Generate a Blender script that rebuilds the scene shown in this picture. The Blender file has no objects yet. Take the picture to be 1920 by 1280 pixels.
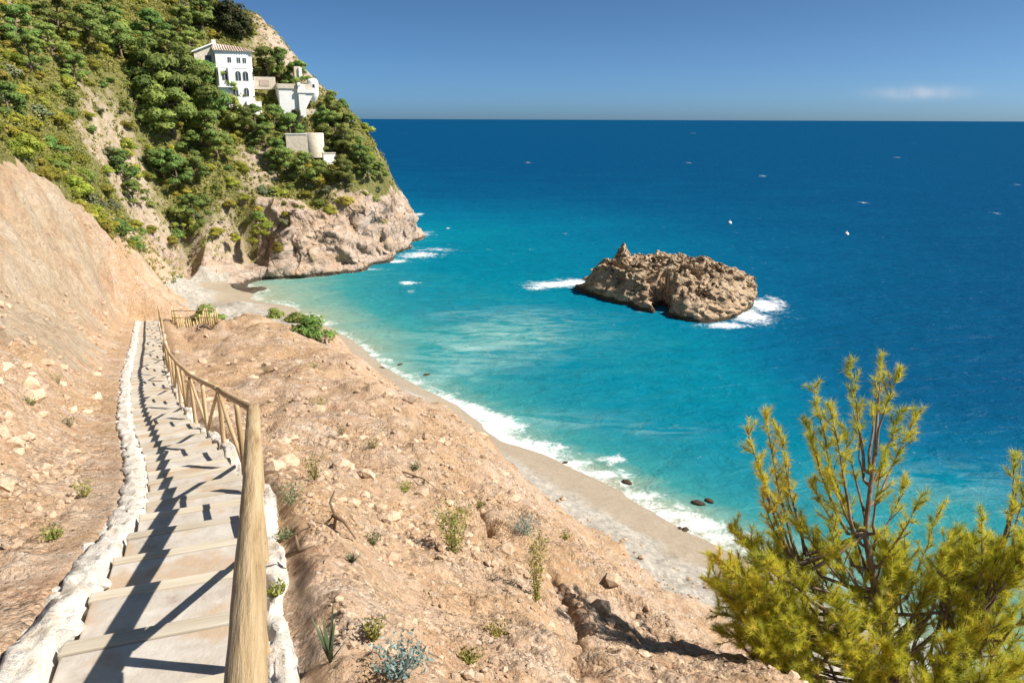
import bpy, bmesh, math, random
import numpy as np
from mathutils import Vector, Matrix

rng = np.random.default_rng(7)
random.seed(7)
SC = bpy.context.scene
COL = SC.collection
R = math.radians

# ------------------------------------------------------------------ camera
CAMZ = 24.0
F = 1400.0                      # focal length in pixels of a 1920 px wide picture
PITCH = math.atan((640 - 223.5) / F)
ROLL = 0.0037
CP, SP = math.cos(PITCH), math.sin(PITCH)
vf = np.array([0, CP, -SP]); vu0 = np.array([0, SP, CP]); vr0 = np.array([1.0, 0, 0])
vr = vr0 * math.cos(ROLL) + vu0 * math.sin(ROLL)
vu = vu0 * math.cos(ROLL) - vr0 * math.sin(ROLL)
cam = bpy.data.cameras.new('camera'); cam.sensor_width = 36; cam.lens = F / 1920 * 36
cam.clip_start = 0.05; cam.clip_end = 100000
camo = bpy.data.objects.new('camera', cam); COL.objects.link(camo)
camo.matrix_world = Matrix(((vr[0], vu[0], -vf[0], 0), (vr[1], vu[1], -vf[1], 0), (vr[2], vu[2], -vf[2], CAMZ), (0, 0, 0, 1)))
SC.camera = camo

# ------------------------------------------------------------------ sky, sun, exposure
SUN_EL, SUN_AZ = R(45), R(98)      # azimuth clockwise from +Y (the view direction)
w = bpy.data.worlds.new('World'); SC.world = w; w.use_nodes = True
wn = w.node_tree.nodes; wl = w.node_tree.links
bg = wn['Background']
sky = wn.new('ShaderNodeTexSky'); sky.sky_type = 'NISHITA'; sky.sun_disc = False
sky.sun_elevation = SUN_EL; sky.sun_rotation = SUN_AZ
sky.altitude = 0; sky.air_density = 0.3; sky.dust_density = 0.9; sky.ozone_density = 9.0
tint = wn.new('ShaderNodeMix'); tint.data_type = 'RGBA'; tint.blend_type = 'MULTIPLY'; tint.inputs[0].default_value = 1; tint.inputs[7].default_value = (.89, 1.07, .94, 1)
wl.new(sky.outputs[0], tint.inputs[6])
def wmath(op, a, b):
    m = wn.new('ShaderNodeMath'); m.operation = op
    for v, i in ((a, 0), (b, 1)):
        if isinstance(v, (int, float)): m.inputs[i].default_value = v
        else: wl.new(v, m.inputs[i])
    return m.outputs[0]
def wdot(v):
    m = wn.new('ShaderNodeVectorMath'); m.operation = 'DOT_PRODUCT'; wl.new(wtc.outputs['Generated'], m.inputs[0]); m.inputs[1].default_value = v; return m.outputs['Value']
wtc = wn.new('ShaderNodeTexCoord'); caz, cel = 0.478, 0.030          # one thin cloud low over the sea
cu = wmath('DIVIDE', wdot((math.cos(caz), -math.sin(caz), 0)), .042); cw_ = wmath('DIVIDE', wmath('SUBTRACT', wdot((0, 0, 1)), cel), .0065)
cg = wmath('POWER', 2.718, wmath('MULTIPLY', wmath('ADD', wmath('MULTIPLY', cu, cu), wmath('MULTIPLY', cw_, cw_)), -1))
cn = wn.new('ShaderNodeTexNoise'); cn.inputs['Scale'].default_value = 60; cn.inputs['Detail'].default_value = 5; wl.new(wtc.outputs['Generated'], cn.inputs['Vector'])
front = wmath('GREATER_THAN', wdot((math.sin(caz), math.cos(caz), 0)), 0)
cf = wmath('MULTIPLY', wmath('MULTIPLY', cg, front), wmath('MULTIPLY', cn.outputs['Fac'], .75))
cmix = wn.new('ShaderNodeMix'); cmix.data_type = 'RGBA'; wl.new(cf, cmix.inputs[0]); wl.new(tint.outputs[2], cmix.inputs[6]); cmix.inputs[7].default_value = (5.2, 5.2, 5.4, 1)
wl.new(cmix.outputs[2], bg.inputs[0]); bg.inputs[1].default_value = 0.09
sd = Vector((math.sin(SUN_AZ) * math.cos(SUN_EL), math.cos(SUN_AZ) * math.cos(SUN_EL), math.sin(SUN_EL)))
sl = bpy.data.lights.new('sun', 'SUN'); sl.energy = 4.8; sl.angle = R(0.55); sl.color = (1.0, 0.94, 0.84)
so = bpy.data.objects.new('sun', sl); COL.objects.link(so)
so.rotation_euler = sd.to_track_quat('Z', 'Y').to_euler()
SC.view_settings.view_transform = 'Standard'; SC.view_settings.look = 'None'
SC.view_settings.gamma = 1; SC.view_settings.exposure = 0.72
SC.view_settings.use_curve_mapping = False
SC.render.engine = 'CYCLES'

# ------------------------------------------------------------------ numeric helpers
def ray(px, py):
    return vf + vr * ((px - 960) / F) + vu * ((640 - py) / F)
def P(px, py, fwd):
    d = ray(px, py); k = fwd / d[1]
    return np.array([d[0] * k, fwd, CAMZ + d[2] * k])
def S(px, py, z=0.0):
    d = ray(px, py); k = (z - CAMZ) / d[2]
    return np.array([d[0] * k, d[1] * k, z])

_perm = np.random.default_rng(3).permutation(512).astype(np.int64)
def _h(i, j, k=0):
    return _perm[(_perm[(_perm[i & 511] + j) & 511] + k) & 511]
def pn2(x, y, seed=0):
    x = np.asarray(x, float); y = np.asarray(y, float)
    xi = np.floor(x).astype(np.int64); yi = np.floor(y).astype(np.int64)
    xf = x - xi; yf = y - yi
    u = xf * xf * xf * (xf * (xf * 6 - 15) + 10); v = yf * yf * yf * (yf * (yf * 6 - 15) + 10)
    def g(a, b, dx, dy):
        t = _h(xi + a, yi + b, seed) * (2 * np.pi / 512)
        return np.cos(t) * dx + np.sin(t) * dy
    a = g(0, 0, xf, yf); b = g(1, 0, xf - 1, yf); c = g(0, 1, xf, yf - 1); d = g(1, 1, xf - 1, yf - 1)
    return (a + u * (b - a) + v * ((c + u * (d - c)) - (a + u * (b - a)))) * 1.5
def fbm2(x, y, o=4, seed=0, gain=.5, ridged=False):
    s = 0; a = 1; f = 1
    for i in range(o):
        n = pn2(x * f + 17.3 * i, y * f - 9.1 * i, seed + i)
        if ridged: n = 1 - 2 * np.abs(n)
        s = s + a * n; a *= gain; f *= 2.03
    return s
_g3 = np.random.default_rng(5).normal(size=(512, 3)); _g3 /= np.linalg.norm(_g3, axis=1)[:, None]
def pn3(p, seed=0):
    pi = np.floor(p).astype(np.int64); f = p - pi
    u = f * f * f * (f * (f * 6 - 15) + 10)
    r = 0
    for a in (0, 1):
        for b in (0, 1):
            for c in (0, 1):
                g = _g3[_h(pi[..., 0] + a, pi[..., 1] + b, pi[..., 2] + c + seed * 7)]
                d = (g * (f - np.array([a, b, c]))).sum(-1)
                wx = u[..., 0] if a else 1 - u[..., 0]; wy = u[..., 1] if b else 1 - u[..., 1]; wz = u[..., 2] if c else 1 - u[..., 2]
                r = r + d * wx * wy * wz
    return r * 1.6
def fbm3(p, o=4, seed=0, gain=.5, ridged=False):
    s = 0; a = 1; f = 1.0
    for i in range(o):
        n = pn3(p * f + 11.7 * i, seed + i)
        if ridged: n = 1 - 2 * np.abs(n)
        s = s + a * n; a *= gain; f *= 2.07
    return s
def sst(a, b, x):
    t = np.clip((x - a) / (b - a), 0, 1); return t * t * (3 - 2 * t)

class RBF:
    def __init__(s, pts, vals, c=1.5):
        s.p = np.array(pts, float); s.c = c; n = len(s.p)
        A = np.zeros((n + 3, n + 3)); A[:n, :n] = s.k(s.p, s.p)
        A[:n, n] = 1; A[:n, n + 1:] = s.p; A[n, :n] = 1; A[n + 1:, :n] = s.p.T
        A[:n, :n] += np.eye(n) * 1e-6
        s.w = np.linalg.solve(A, np.concatenate([np.array(vals, float), np.zeros(3)]))
    def k(s, a, b):
        return np.sqrt(((a[:, None, :] - b[None]) ** 2).sum(-1) + s.c ** 2)
    def __call__(s, x, y):
        sh = np.shape(x); q = np.stack([np.ravel(x), np.ravel(y)], 1).astype(float); out = np.empty(len(q)); n = len(s.p)
        for i in range(0, len(q), 20000):
            b = q[i:i + 20000]; out[i:i + 20000] = s.k(b, s.p) @ s.w[:n] + s.w[n] + b @ s.w[n + 1:]
        return out.reshape(sh)

# ------------------------------------------------------------------ stair path line (right edge, height)
_ry = np.array([-3, 0, 1.6, 3.3, 5.2, 7.3, 9.4, 11.5, 15.5, 20, 25, 34.5, 46, 50])
_rx = np.array([.75, -.15, -.69, -1.26, -1.92, -2.72, -3.75, -4.90, -7.2, -9.6, -12.2, -16.8, -22.5, -24.4])
_rb = np.array([1.6, 2.15, 2.45, 2.8, 3.3, 3.98, 4.62, 5.25, 6.38, 7.5, 8.6, 10.35, 12.5, 13.2])
_yy = np.linspace(-3, 50, 1060)
def _sm(v):
    a = np.interp(_yy, _ry, v); k = np.hanning(41); k /= k.sum()
    b = np.convolve(np.pad(a, 20, mode='reflect', reflect_type='odd'), k, 'valid'); return b
RX = _sm(_rx); RZ = CAMZ - _sm(_rb)
_ds = np.hypot(np.gradient(RX), np.gradient(_yy)); ARC = np.cumsum(_ds); ARC -= ARC[0]
def path_at(s):
    x = np.interp(s, ARC, RX); y = np.interp(s, ARC, _yy); z = np.interp(s, ARC, RZ)
    e = .15
    tx = np.interp(s + e, ARC, RX) - np.interp(s - e, ARC, RX); ty = np.interp(s + e, ARC, _yy) - np.interp(s - e, ARC, _yy)
    l = math.hypot(tx, ty) or 1; tx /= l; ty /= l
    return np.array([x, y, z]), np.array([tx, ty, 0]), np.array([-ty, tx, 0])
def path_coords(x, y):
    """signed distance left of the right edge, and path height there"""
    rx = np.interp(y, _yy, RX); sl = np.interp(y, _yy, np.gradient(RX, _yy))
    d = (rx - x) / np.sqrt(1 + sl * sl)
    z = np.interp(y - d * sl / np.sqrt(1 + sl * sl), _yy, RZ)
    return d, z

# ------------------------------------------------------------------ terrain height
CTRL = []
def c(px, py, fwd): CTRL.append(P(px, py, fwd))
def cw(x, y, z): CTRL.append(np.array([x, y, z], float))
# along the path
for y in (-2, 0, 2, 4, 6.5, 9, 12, 16, 21, 27, 34, 42):
    cw(np.interp(y, _yy, RX) - .6, y, np.interp(y, _yy, RZ) - .05)
# right of path to the brow
c(1000, 1280, 4.5); c(1500, 1280, 7.0); c(1290, 1170, 9.5); c(1000, 930, 16); c(880, 800, 21); c(700, 690, 30); c(610, 622, 40); c(480, 592, 47)
c(760, 1150, 5.6); c(900, 1080, 7.6); c(700, 900, 10.2); c(1050, 1100, 8.6); c(760, 780, 17.5); c(560, 700, 22.5); c(520, 640, 33); c(600, 1010, 7.0); c(1180, 1190, 8.2)
cw(1.0, 0, 21.3); cw(4, 2, 19.0); cw(2, -2, 21.5); cw(7, 0, 16); cw(6.5, 8, 13.5); cw(7.5, 14, 8.5)
# beyond the brow, down to the beach
cw(5, 16, 10.5); cw(3.5, 24, 6.5); cw(0.5, 31, 6.0); cw(-5, 42, 5.0); cw(-10, 53, 4.5); cw(-18, 62, 4.0); cw(-22, 58, 7.5); cw(-26, 72, 3.0); cw(-32, 82, 2.0)
cw(10, 22, 4.5); cw(15, 12, 6.0); cw(12, 2, 13)
# water line
for x, y in ((11, 40), (15, 35), (18, 30), (21, 24), (24, 16), (27, 6), (6.9, 46), (2.5, 51), (-2.6, 57), (-11, 69), (-21, 85), (-29.8, 96.5), (-37, 108)):
    cw(x, y, 0.0)
for x, y in ((7.5, 36.5), (11.5, 31.5), (14, 27), (17, 22), (3.2, 42), (-6, 53), (-15, 65), (-25, 82), (-35, 93), (-43, 102), (-46, 107)):
    cw(x, y, 1.2)
for x, y in ((18, 45), (12, 53), (2, 64), (-6, 76), (-14, 90), (-22, 100), (26, 33), (-29, 108)):
    cw(x, y, -1.6)
for x, y in ((32, 50), (22, 66), (10, 84), (0, 100), (-8, 118), (-10, 140), (-8, 165), (-10, 200), (45, 20)):
    cw(x, y, -5)
# left terraces and earth bank
cw(-2.9, 3.3, 21.25); c(0, 1000, 5.5); c(0, 800, 9.8); c(0, 700, 14.5); c(120, 650, 21.9); c(0, 600, 21); c(230, 592, 43); c(150, 560, 36); c(0, 450, 29.5); c(100, 450, 38.5)
c(0, 292, 36); c(60, 330, 40); c(120, 370, 44); c(165, 408, 48); c(200, 450, 51); c(213, 488, 53); c(180, 520, 45.5); c(60, 540, 29.5)
c(0, 315, 38.5); c(0, 320, 42); c(-120, 290, 36); c(-60, 330, 34); c(0, 345, 49); c(60, 362, 46); c(262, 472, 96); c(308, 492, 99.5); c(341, 526, 101); c(280, 545, 90.5)
cw(-28, 55, 8.6); cw(-33, 65, 5.6); cw(-38, 76, 3.6); cw(-25, 55, 8.2); cw(-29.5, 66, 5.0); cw(-34.5, 78, 2.4); cw(-33.5, 60, 8.6); cw(-40.5, 89, 1.7)
cw(-22, 18, 24.0); cw(-13, 8, 22.6); cw(-8, 0, 22.4); cw(-27, 9, 27); cw(-33, 24, 25.0)
cw(-34, 40, 20.5); cw(-33, 53, 15.5); cw(-37, 60, 12); cw(-40, 68, 11); cw(-40, 76, 6.5);  cw(-42, 46, 20); cw(-50, 54, 23)
# vegetated hill behind
c(100, 330, 72); c(0, 260, 66); c(180, 400, 79); c(220, 440, 84); c(235, 480, 88); c(40, 180, 88); c(150, 250, 103); c(210, 320, 104); c(50, 100, 105); c(0, 0, 112); c(0, 100, 97)
c(265, 415, 104); c(300, 300, 119); c(320, 480, 106); c(250, 190, 120); c(200, 130, 120); c(300, 100, 137); c(250, 30, 142); c(130, 40, 124)
c(400, 405, 116); c(370, 330, 120); c(450, 300, 128); c(430, 210, 137); c(400, 110, 146); c(335, 440, 112); c(420, 470, 113); c(375, 495, 109)
c(540, 255, 139); c(600, 300, 139); c(640, 320, 137); c(560, 330, 131); c(500, 370, 124)
# sky line of the headland
c(715, 328, 143); c(665, 240, 148); c(600, 175, 152); c(535, 120, 158); c(522, 85, 162); c(490, 45, 166); c(400, 5, 172); c(330, -60, 175); c(200, -120, 170); c(60, -120, 150)
# rock foot of the headland
for px, py, f in ((500, 524, 114), (560, 521, 115.6), (640, 513, 119), (700, 496, 127), (730, 479, 136), (752, 471, 141)):
    q = S(px, py); cw(q[0], q[1], 0)
c(480, 428, 118); c(560, 420, 121); c(640, 375, 128); c(700, 350, 134); c(730, 345, 140.5); c(747, 395, 143); c(640, 455, 121.5); c(715, 430, 131); c(560, 470, 117.5)
c(585, 390, 126); c(500, 455, 116)
for x, y, z in ((-21, 150, 0), (-24, 165, 0), (-30, 185, 0), (-42, 210, 0), (-24, 152, 13), (-34, 162, 24), (-46, 176, 33), (-60, 195, 38), (-85, 200, 50), (-90, 150, 60), (-90, 120, 52), (-80, 95, 42), (-70, 70, 33), (-60, 50, 28)):
    cw(x, y, z)
CTRL = np.array(CTRL)
BASE = RBF(CTRL[:, :2], CTRL[:, 2], c=1.2)

def hill_zone(x, y, z):       # 1 on the far hill, 0 on the near earth slope
    return sst(-2, 6, y - 62 - .75 * (x + 32)) * sst(-14, -24, x - 0 * y)
GUL = None
def gully(x, y):
    best = np.full(np.shape(x), 9.0); side = np.zeros(np.shape(x))
    for (a, b) in zip(GUL[:-1], GUL[1:]):
        dx, dy = b[0] - a[0], b[1] - a[1]; L2 = dx * dx + dy * dy
        t = np.clip(((x - a[0]) * dx + (y - a[1]) * dy) / L2, 0, 1); ex = x - a[0] - t * dx; ey = y - a[1] - t * dy
        d = np.hypot(ex, ey); m = d < best; best = np.where(m, d, best); side = np.where(m, np.sign(ex * dy - ey * dx), side)
    return best, side
def H(x, y, parts=False):
    x = np.asarray(x, float); y = np.asarray(y, float)
    z = BASE(x, y)
    dist = np.hypot(x, y)
    hz = sst(54, 66, y) * sst(-12, -20, x)
    land = sst(.1, 2.0, z)
    rock = hz * sst(11.5, 8.0, z + 3 * pn2(x / 6, y / 6, 9)) * sst(-44, -39, x)
    # far hill relief
    n1 = fbm2(x / 9, y / 9, 4, 20); n2 = fbm2(x / 3.2, y / 3.2, 3, 30, ridged=True)
    z = z + hz * sst(.2, 3.0, z) * (.9 * n1 + .35 * n2 * (1 + rock))
    # near earth relief: lumps, contour ledges, clods
    nz = 1 - hz
    a = nz * land
    wgt = np.clip(dist / 12, .35, 1.6)
    z = z + a * (wgt * .20 * fbm2(x / 2.6, y / 2.6, 3, 40) + .05 * fbm2(x / .8, y / .8, 4, 50, .62))
    bk = sst(-15, -19, x) * sst(18, 24, y)
    z = z + a * bk * (-.35 + .5 * fbm2(x / 2.4 + .3 * z, y / 2.4, 4, 55, .55) + .22 * fbm2(x / .9, y / .9, 2, 56, .5, True))
    z = z + a * .07 * (np.abs(fbm2(x / 1.1, y / 1.1, 3, 45)) - .35) * sst(-.3, .3, pn2(x / 4, y / 4, 46) + .15)
    if GUL is not None:
        nr_ = dist < 26
        gd, gs = gully(x + .25 * pn2(x / .5, y / .5, 48), y + .25 * pn2(x / .5, y / .5, 49))
        gs = -gs
        z = z - np.where(nr_, (.34 * np.exp(-(gd / .20) ** 2) + .16 * (gs > 0) * np.exp(-(gd / .9) ** 2) - .10 * (gs < 0) * np.exp(-(gd / .6) ** 2)) * (dist / 9), 0)
    led = np.clip(.5 + 1.2 * pn2(x / 5, y / 5, 61), 0, 1) * sst(3.0, 6.0, z)
    dl_, _z = path_coords(x, y); led = np.clip(led + .7 * sst(1.6, 2.6, dl_) * sst(26, 18, y), 0, 1.3)
    period = .34 + .04 * dist / 10
    ph = z / period + 1.2 * pn2(x / 2.2, y / 2.2, 62) + .4 * pn2(x / .8, y / .8, 63)
    saw = ph - np.floor(ph)
    z = z + a * led * period * .55 * (sst(0.0, .8, saw) - saw) * 1.5
    z = z + a * (.048 * fbm2(x / .24, y / .24, 3, 70, .6) * sst(34, 10, dist) + .05 * np.clip(fbm2(x / .45, y / .45, 2, 72), 0, 1))
    # stair corridor
    d, zp = path_coords(x, y)
    wd_ = np.interp(y, [-1, 3.0, 4.2, 6.0, 8.0, 10.5], [0, -.02, -.02, -.02, -.01, 0])
    inn = sst(-1.3, -.3, d) * sst(3.2, 1.7, d) * sst(50, 47, y)
    z = z * (1 - inn) + (zp - .16 + .28 * sst(1.22, 1.5, d - wd_) + .10 * sst(-.1, -.3, d)) * inn
    out = np.maximum(sst(-.15, -.45, d), sst(1.5, 1.9, d)) * inn
    z = z + out * a * (.06 * fbm2(x / .6, y / .6, 3, 171, .6) + .045 * fbm2(x / .2, y / .2, 3, 173, .6) + .05)
    if parts: return z, hz, rock
    return z
GUL = []
for _px, _py in ((860, 900), (905, 950), (930, 1000), (1020, 1050), (1048, 1100), (1060, 1160), (1068, 1220), (1085, 1290), (1100, 1400)):
    _d = ray(_px, _py); _t = np.geomspace(3, 40, 600); _b = (CAMZ + _d[2] * _t) < BASE(_d[0] * _t, _d[1] * _t); _k = _t[int(np.argmax(_b))]
    GUL.append((_d[0] * _k, _d[1] * _k))
_gx = np.arange(-100, 32, .6); _gy = np.arange(40, 222, .6); _GX, _GY = np.meshgrid(_gx, _gy); HG = H(_GX, _GY)
def Hq(x, y):
    i = np.clip((x + 100) / .6, 0, len(_gx) - 1.001); j = np.clip((y - 40) / .6, 0, len(_gy) - 1.001); a = i.astype(int); b = j.astype(int); u = i - a; v = j - b
    return HG[b, a] * (1 - u) * (1 - v) + HG[b, a + 1] * u * (1 - v) + HG[b + 1, a] * (1 - u) * v + HG[b + 1, a + 1] * u * v
def hitq(px, py, near=50, far=230):
    d = ray(px, py); t = np.linspace(near, far, 700); b = (CAMZ + d[2] * t) < Hq(d[0] * t, d[1] * t)
    if not b.any(): return None
    k = t[int(np.argmax(b))]; return np.array([d[0] * k, d[1] * k, CAMZ + d[2] * k])
def hit(px, py, near=2.0, far=260):
    if near >= 50: return hitq(px, py)
    d = ray(px, py); t = np.geomspace(near, far, 900)
    p = np.stack([d[0] * t, d[1] * t, CAMZ + d[2] * t], 1)
    below = p[:, 2] < H(p[:, 0], p[:, 1])
    if not below.any(): return None
    i = int(np.argmax(below)); t0, t1 = t[max(i - 1, 0)], t[i]
    tt = np.linspace(t0, t1, 30); p = np.stack([d[0] * tt, d[1] * tt, CAMZ + d[2] * tt], 1)
    b = p[:, 2] < H(p[:, 0], p[:, 1]); j = int(np.argmax(b)) if b.any() else 29
    return p[j]
def hz1(x, y): return float(H(np.array([x]), np.array([y]))[0])

# ------------------------------------------------------------------ material helpers
class NT:
    def __init__(s, name):
        s.m = bpy.data.materials.new(name); s.m.use_nodes = True
        s.n = s.m.node_tree.nodes; s.l = s.m.node_tree.links
        s.b = s.n['Principled BSDF']; s.out = s.n['Material Output']
        s.b.inputs['Roughness'].default_value = .85; s.b.inputs['Specular IOR Level'].default_value = .2
    def new(s, t, **k):
        o = s.n.new(t)
        for a, v in k.items(): setattr(o, a, v)
        return o
    def link(s, a, b): s.l.new(a, b)
    def coord(s, kind='Object'):
        if not hasattr(s, '_c'): s._c = s.new('ShaderNodeTexCoord')
        return s._c.outputs[kind]
    def pos(s):
        if not hasattr(s, '_g'): s._g = s.new('ShaderNodeNewGeometry')
        return s._g.outputs['Position']
    def mapping(s, vec, scale):
        m = s.new('ShaderNodeMapping'); m.inputs['Scale'].default_value = scale; s.link(vec, m.inputs['Vector']); return m.outputs[0]
    def noise(s, vec, scale, detail=4, rough=.55, dist=0):
        n = s.new('ShaderNodeTexNoise'); n.inputs['Scale'].default_value = scale; n.inputs['Detail'].default_value = detail
        n.inputs['Roughness'].default_value = rough; n.inputs['Distortion'].default_value = dist
        s.link(vec, n.inputs['Vector']); return n.outputs['Fac']
    def voro(s, vec, scale, feature='F1'):
        n = s.new('ShaderNodeTexVoronoi'); n.feature = feature; n.inputs['Scale'].default_value = scale; s.link(vec, n.inputs['Vector']); return n
    def ramp(s, fac, stops, interp='LINEAR'):
        r = s.new('ShaderNodeValToRGB'); r.color_ramp.interpolation = interp; e = r.color_ramp.elements
        while len(e) < len(stops): e.new(.5)
        for i, (p, col) in enumerate(stops):
            e[i].position = p; e[i].color = (col if len(col) == 4 else (*col, 1)) if not isinstance(col, (int, float)) else (col, col, col, 1)
        s.link(fac, r.inputs[0]); return r.outputs[0]
    def mix(s, fac, a, b, blend='MIX'):
        m = s.new('ShaderNodeMix', data_type='RGBA', blend_type=blend)
        for v, i in ((fac, 0), (a, 6), (b, 7)):
            if isinstance(v, (int, float)): m.inputs[i].default_value = v if i == 0 else (v, v, v, 1)
            elif isinstance(v, tuple): m.inputs[i].default_value = (*v, 1) if len(v) == 3 else v
            else: s.link(v, m.inputs[i])
        return m.outputs[2]
    def math(s, op, a, b=0, clamp=False):
        m = s.new('ShaderNodeMath', operation=op); m.use_clamp = clamp
        for v, i in ((a, 0), (b, 1)):
            if isinstance(v, (int, float)): m.inputs[i].default_value = v
            else: s.link(v, m.inputs[i])
        return m.outputs[0]
    def attr(s, name):
        a = s.new('ShaderNodeAttribute'); a.attribute_name = name; return a
    def bump(s, h, strength=.5, dist=.05, prev=None):
        b = s.new('ShaderNodeBump'); b.inputs['Strength'].default_value = strength; b.inputs['Distance'].default_value = dist
        s.link(h, b.inputs['Height'])
        if prev is not None: s.link(prev, b.inputs['Normal'])
        return b.outputs[0]
    def done(s, color=None, normal=None, rough=None):
        if color is not None:
            if isinstance(color, tuple): s.b.inputs['Base Color'].default_value = (*color, 1)
            else: s.link(color, s.b.inputs['Base Color'])
        if normal is not None: s.link(normal, s.b.inputs['Normal'])
        if rough is not None: s.b.inputs['Roughness'].default_value = rough
        return s.m

def m_earth():
    t = NT('earth'); p = t.pos()
    big = t.noise(p, .35, 5, .6, .4); mid = t.noise(p, 1.6, 6, .65, .3); fine = t.noise(p, 14, 6, .7)
    base = t.ramp(mid, [(.30, (.37, .215, .125)), (.46, (.46, .315, .21)), (.60, (.51, .385, .285)), (.74, (.55, .45, .355))])
    och = t.ramp(fine, [(.3, (.38, .225, .115)), (.7, (.54, .365, .215))])
    col = t.mix(t.ramp(big, [(.42, 0), (.60, .85)]), base, och)
    pale = t.ramp(t.noise(p, 5.0, 5, .7), [(.55, 0), (.70, .75)])
    col = t.mix(pale, col, (.62, .50, .39))
    v = t.voro(p, 9); speck = t.ramp(v.outputs['Distance'], [(.0, 1), (.16, 1), (.24, 0)])
    pick = t.ramp(t.noise(p, 3.3, 2), [(.50, 0), (.58, .8)])
    col = t.mix(t.math('MULTIPLY', speck, pick), col, (.66, .55, .44))
    v2 = t.voro(p, 3.1); dk = t.ramp(v2.outputs['Distance'], [(.0, .75), (.10, .5), (.2, 0)])
    col = t.mix(t.math('MULTIPLY', dk, t.ramp(t.noise(p, .9, 3), [(.46, 0), (.62, .8)])), col, (.20, .115, .055))
    col = t.mix(t.ramp(fine, [(.25, .4), (.5, 0)]), col, (.36, .19, .09))
    grav = t.ramp(t.noise(p, 1.1, 4, .65), [(.40, .25), (.58, 1)])
    va = t.voro(p, 26); vb = t.voro(p, 11)
    gv = t.math('MULTIPLY', t.ramp(va.outputs['Color'], [(.05, .55), (.4, .95), (.8, 1.22), (1.0, 1.3)]), t.ramp(vb.outputs['Color'], [(.05, .72), (.5, 1.0), (.95, 1.16)]))
    gvc = t.new('ShaderNodeCombineColor'); [t.link(gv, gvc.inputs[i]) for i in range(3)]
    col = t.mix(grav, col, t.mix(1.0, col, gvc.outputs[0], 'MULTIPLY'))
    h = t.math('ADD', t.math('MULTIPLY', fine, .5), t.math('MULTIPLY', t.noise(p, 45, 4, .7), .25))
    h = t.math('SUBTRACT', h, t.math('MULTIPLY', t.math('ADD', va.outputs['Distance'], vb.outputs['Distance']), t.math('MULTIPLY', grav, .45)))
    h = t.math('ADD', h, t.math('MULTIPLY', speck, .25))
    return t.done(col, t.bump(t.noise(p, 3.0, 6, .7), .6, .18, t.bump(h, .9, .07)), .95)
def m_bank():
    t = NT('bank'); p = t.pos()
    st = t.noise(t.mapping(p, (1, 1, .6)), .8, 7, .7, .3); n = t.noise(p, 6, 6, .7)
    col = t.ramp(st, [(.3, (.42, .28, .175)), (.5, (.50, .38, .26)), (.68, (.55, .445, .335))])
    col = t.mix(t.ramp(t.noise(p, .22, 3), [(.48, 0), (.66, .6)]), col, (.47, .265, .15))
    vc = t.voro(t.mapping(p, (1, 1, .6)), 5.5); col = t.mix(.55, col, t.mix(1.0, col, t.ramp(vc.outputs['Color'], [(.1, .75), (.5, 1.05), (.9, 1.25)]), 'MULTIPLY'))
    col = t.mix(t.ramp(n, [(.58, 0), (.70, .55)]), col, (.40, .235, .12))
    v = t.voro(p, 1.9); dk = t.ramp(v.outputs['Distance'], [(.0, 1), (.12, .8), (.22, 0)])
    col = t.mix(t.math('MULTIPLY', dk, t.ramp(t.noise(p, .7, 2), [(.45, 0), (.6, 1)])), col, (.33, .20, .11))
    return t.done(col, t.bump(t.math('ADD', st, t.math('MULTIPLY', n, .5)), .9, .4, t.bump(t.noise(p, 22, 5, .75), .6, .06)), .95)
def m_rock(name, cols, wet=True, scale=1.0):
    t = NT(name); p = t.pos()
    st = t.noise(t.mapping(p, (.6, .6, 1.6)), .45 * scale, 7, .62, 1.2); n = t.noise(p, 2.2 * scale, 7, .68)
    col = t.ramp(st, [(.28, cols[0]), (.44, cols[1]), (.56, cols[2]), (.70, cols[3])])
    col = t.mix(t.ramp(n, [(.30, .75), (.46, 0)]), col, cols[4])
    col = t.mix(t.ramp(t.noise(p, .17 * scale, 3), [(.50, 0), (.66, .65)]), col, cols[5])
    v = t.voro(t.mapping(p, (1, 1, .7)), .55 * scale, 'DISTANCE_TO_EDGE'); cr = t.ramp(v.outputs['Distance'], [(.0, .8), (.05, 0)])
    cr = t.math('MULTIPLY', cr, t.ramp(t.noise(p, .5 * scale, 2), [(.45, 0), (.6, 1)]))
    col = t.mix(cr, col, (.16, .11, .07))
    if wet:
        sep = t.new('ShaderNodeSeparateXYZ'); t.link(p, sep.inputs[0])
        zz = t.math('ADD', sep.outputs[2], t.math('MULTIPLY', t.noise(p, .8, 3), -.9))
        col = t.mix(t.ramp(zz, [(.0, .9), (.22, 0)]), col, (.05, .038, .025))
    h = t.math('ADD', st, t.math('MULTIPLY', n, .5)); h = t.math('SUBTRACT', h, t.math('MULTIPLY', cr, .3))
    return t.done(col, t.bump(h, .9, .6, t.bump(t.noise(p, 9 * scale, 5, .7), .5, .08)), .9)
def m_hill():
    t = NT('hillside_ground'); p = t.pos()
    n = t.noise(p, .5, 6, .65, .3); f = t.noise(p, 3.5, 5, .7)
    soil = t.ramp(f, [(.3, (.24, .17, .085)), (.5, (.40, .30, .18)), (.7, (.52, .42, .29))])
    grass = t.ramp(f, [(.3, (.10, .10, .03)), (.55, (.20, .19, .06)), (.72, (.34, .28, .13))])
    veg = t.attr('veg').outputs['Fac']
    fac = t.ramp(t.math('ADD', veg, t.math('MULTIPLY', t.math('SUBTRACT', n, .5), 1.3)), [(.35, 0), (.62, 1)])
    rk = t.ramp(n, [(.3, (.33, .255, .19)), (.5, (.50, .40, .30)), (.68, (.60, .48, .37))])
    soil = t.mix(t.ramp(t.noise(p, .9, 5, .7), [(.42, 0), (.55, 1)]), soil, rk)
    return t.done(t.mix(fac, soil, grass), t.bump(f, .9, .4, t.bump(n, .6, .8)), .95)
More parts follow.
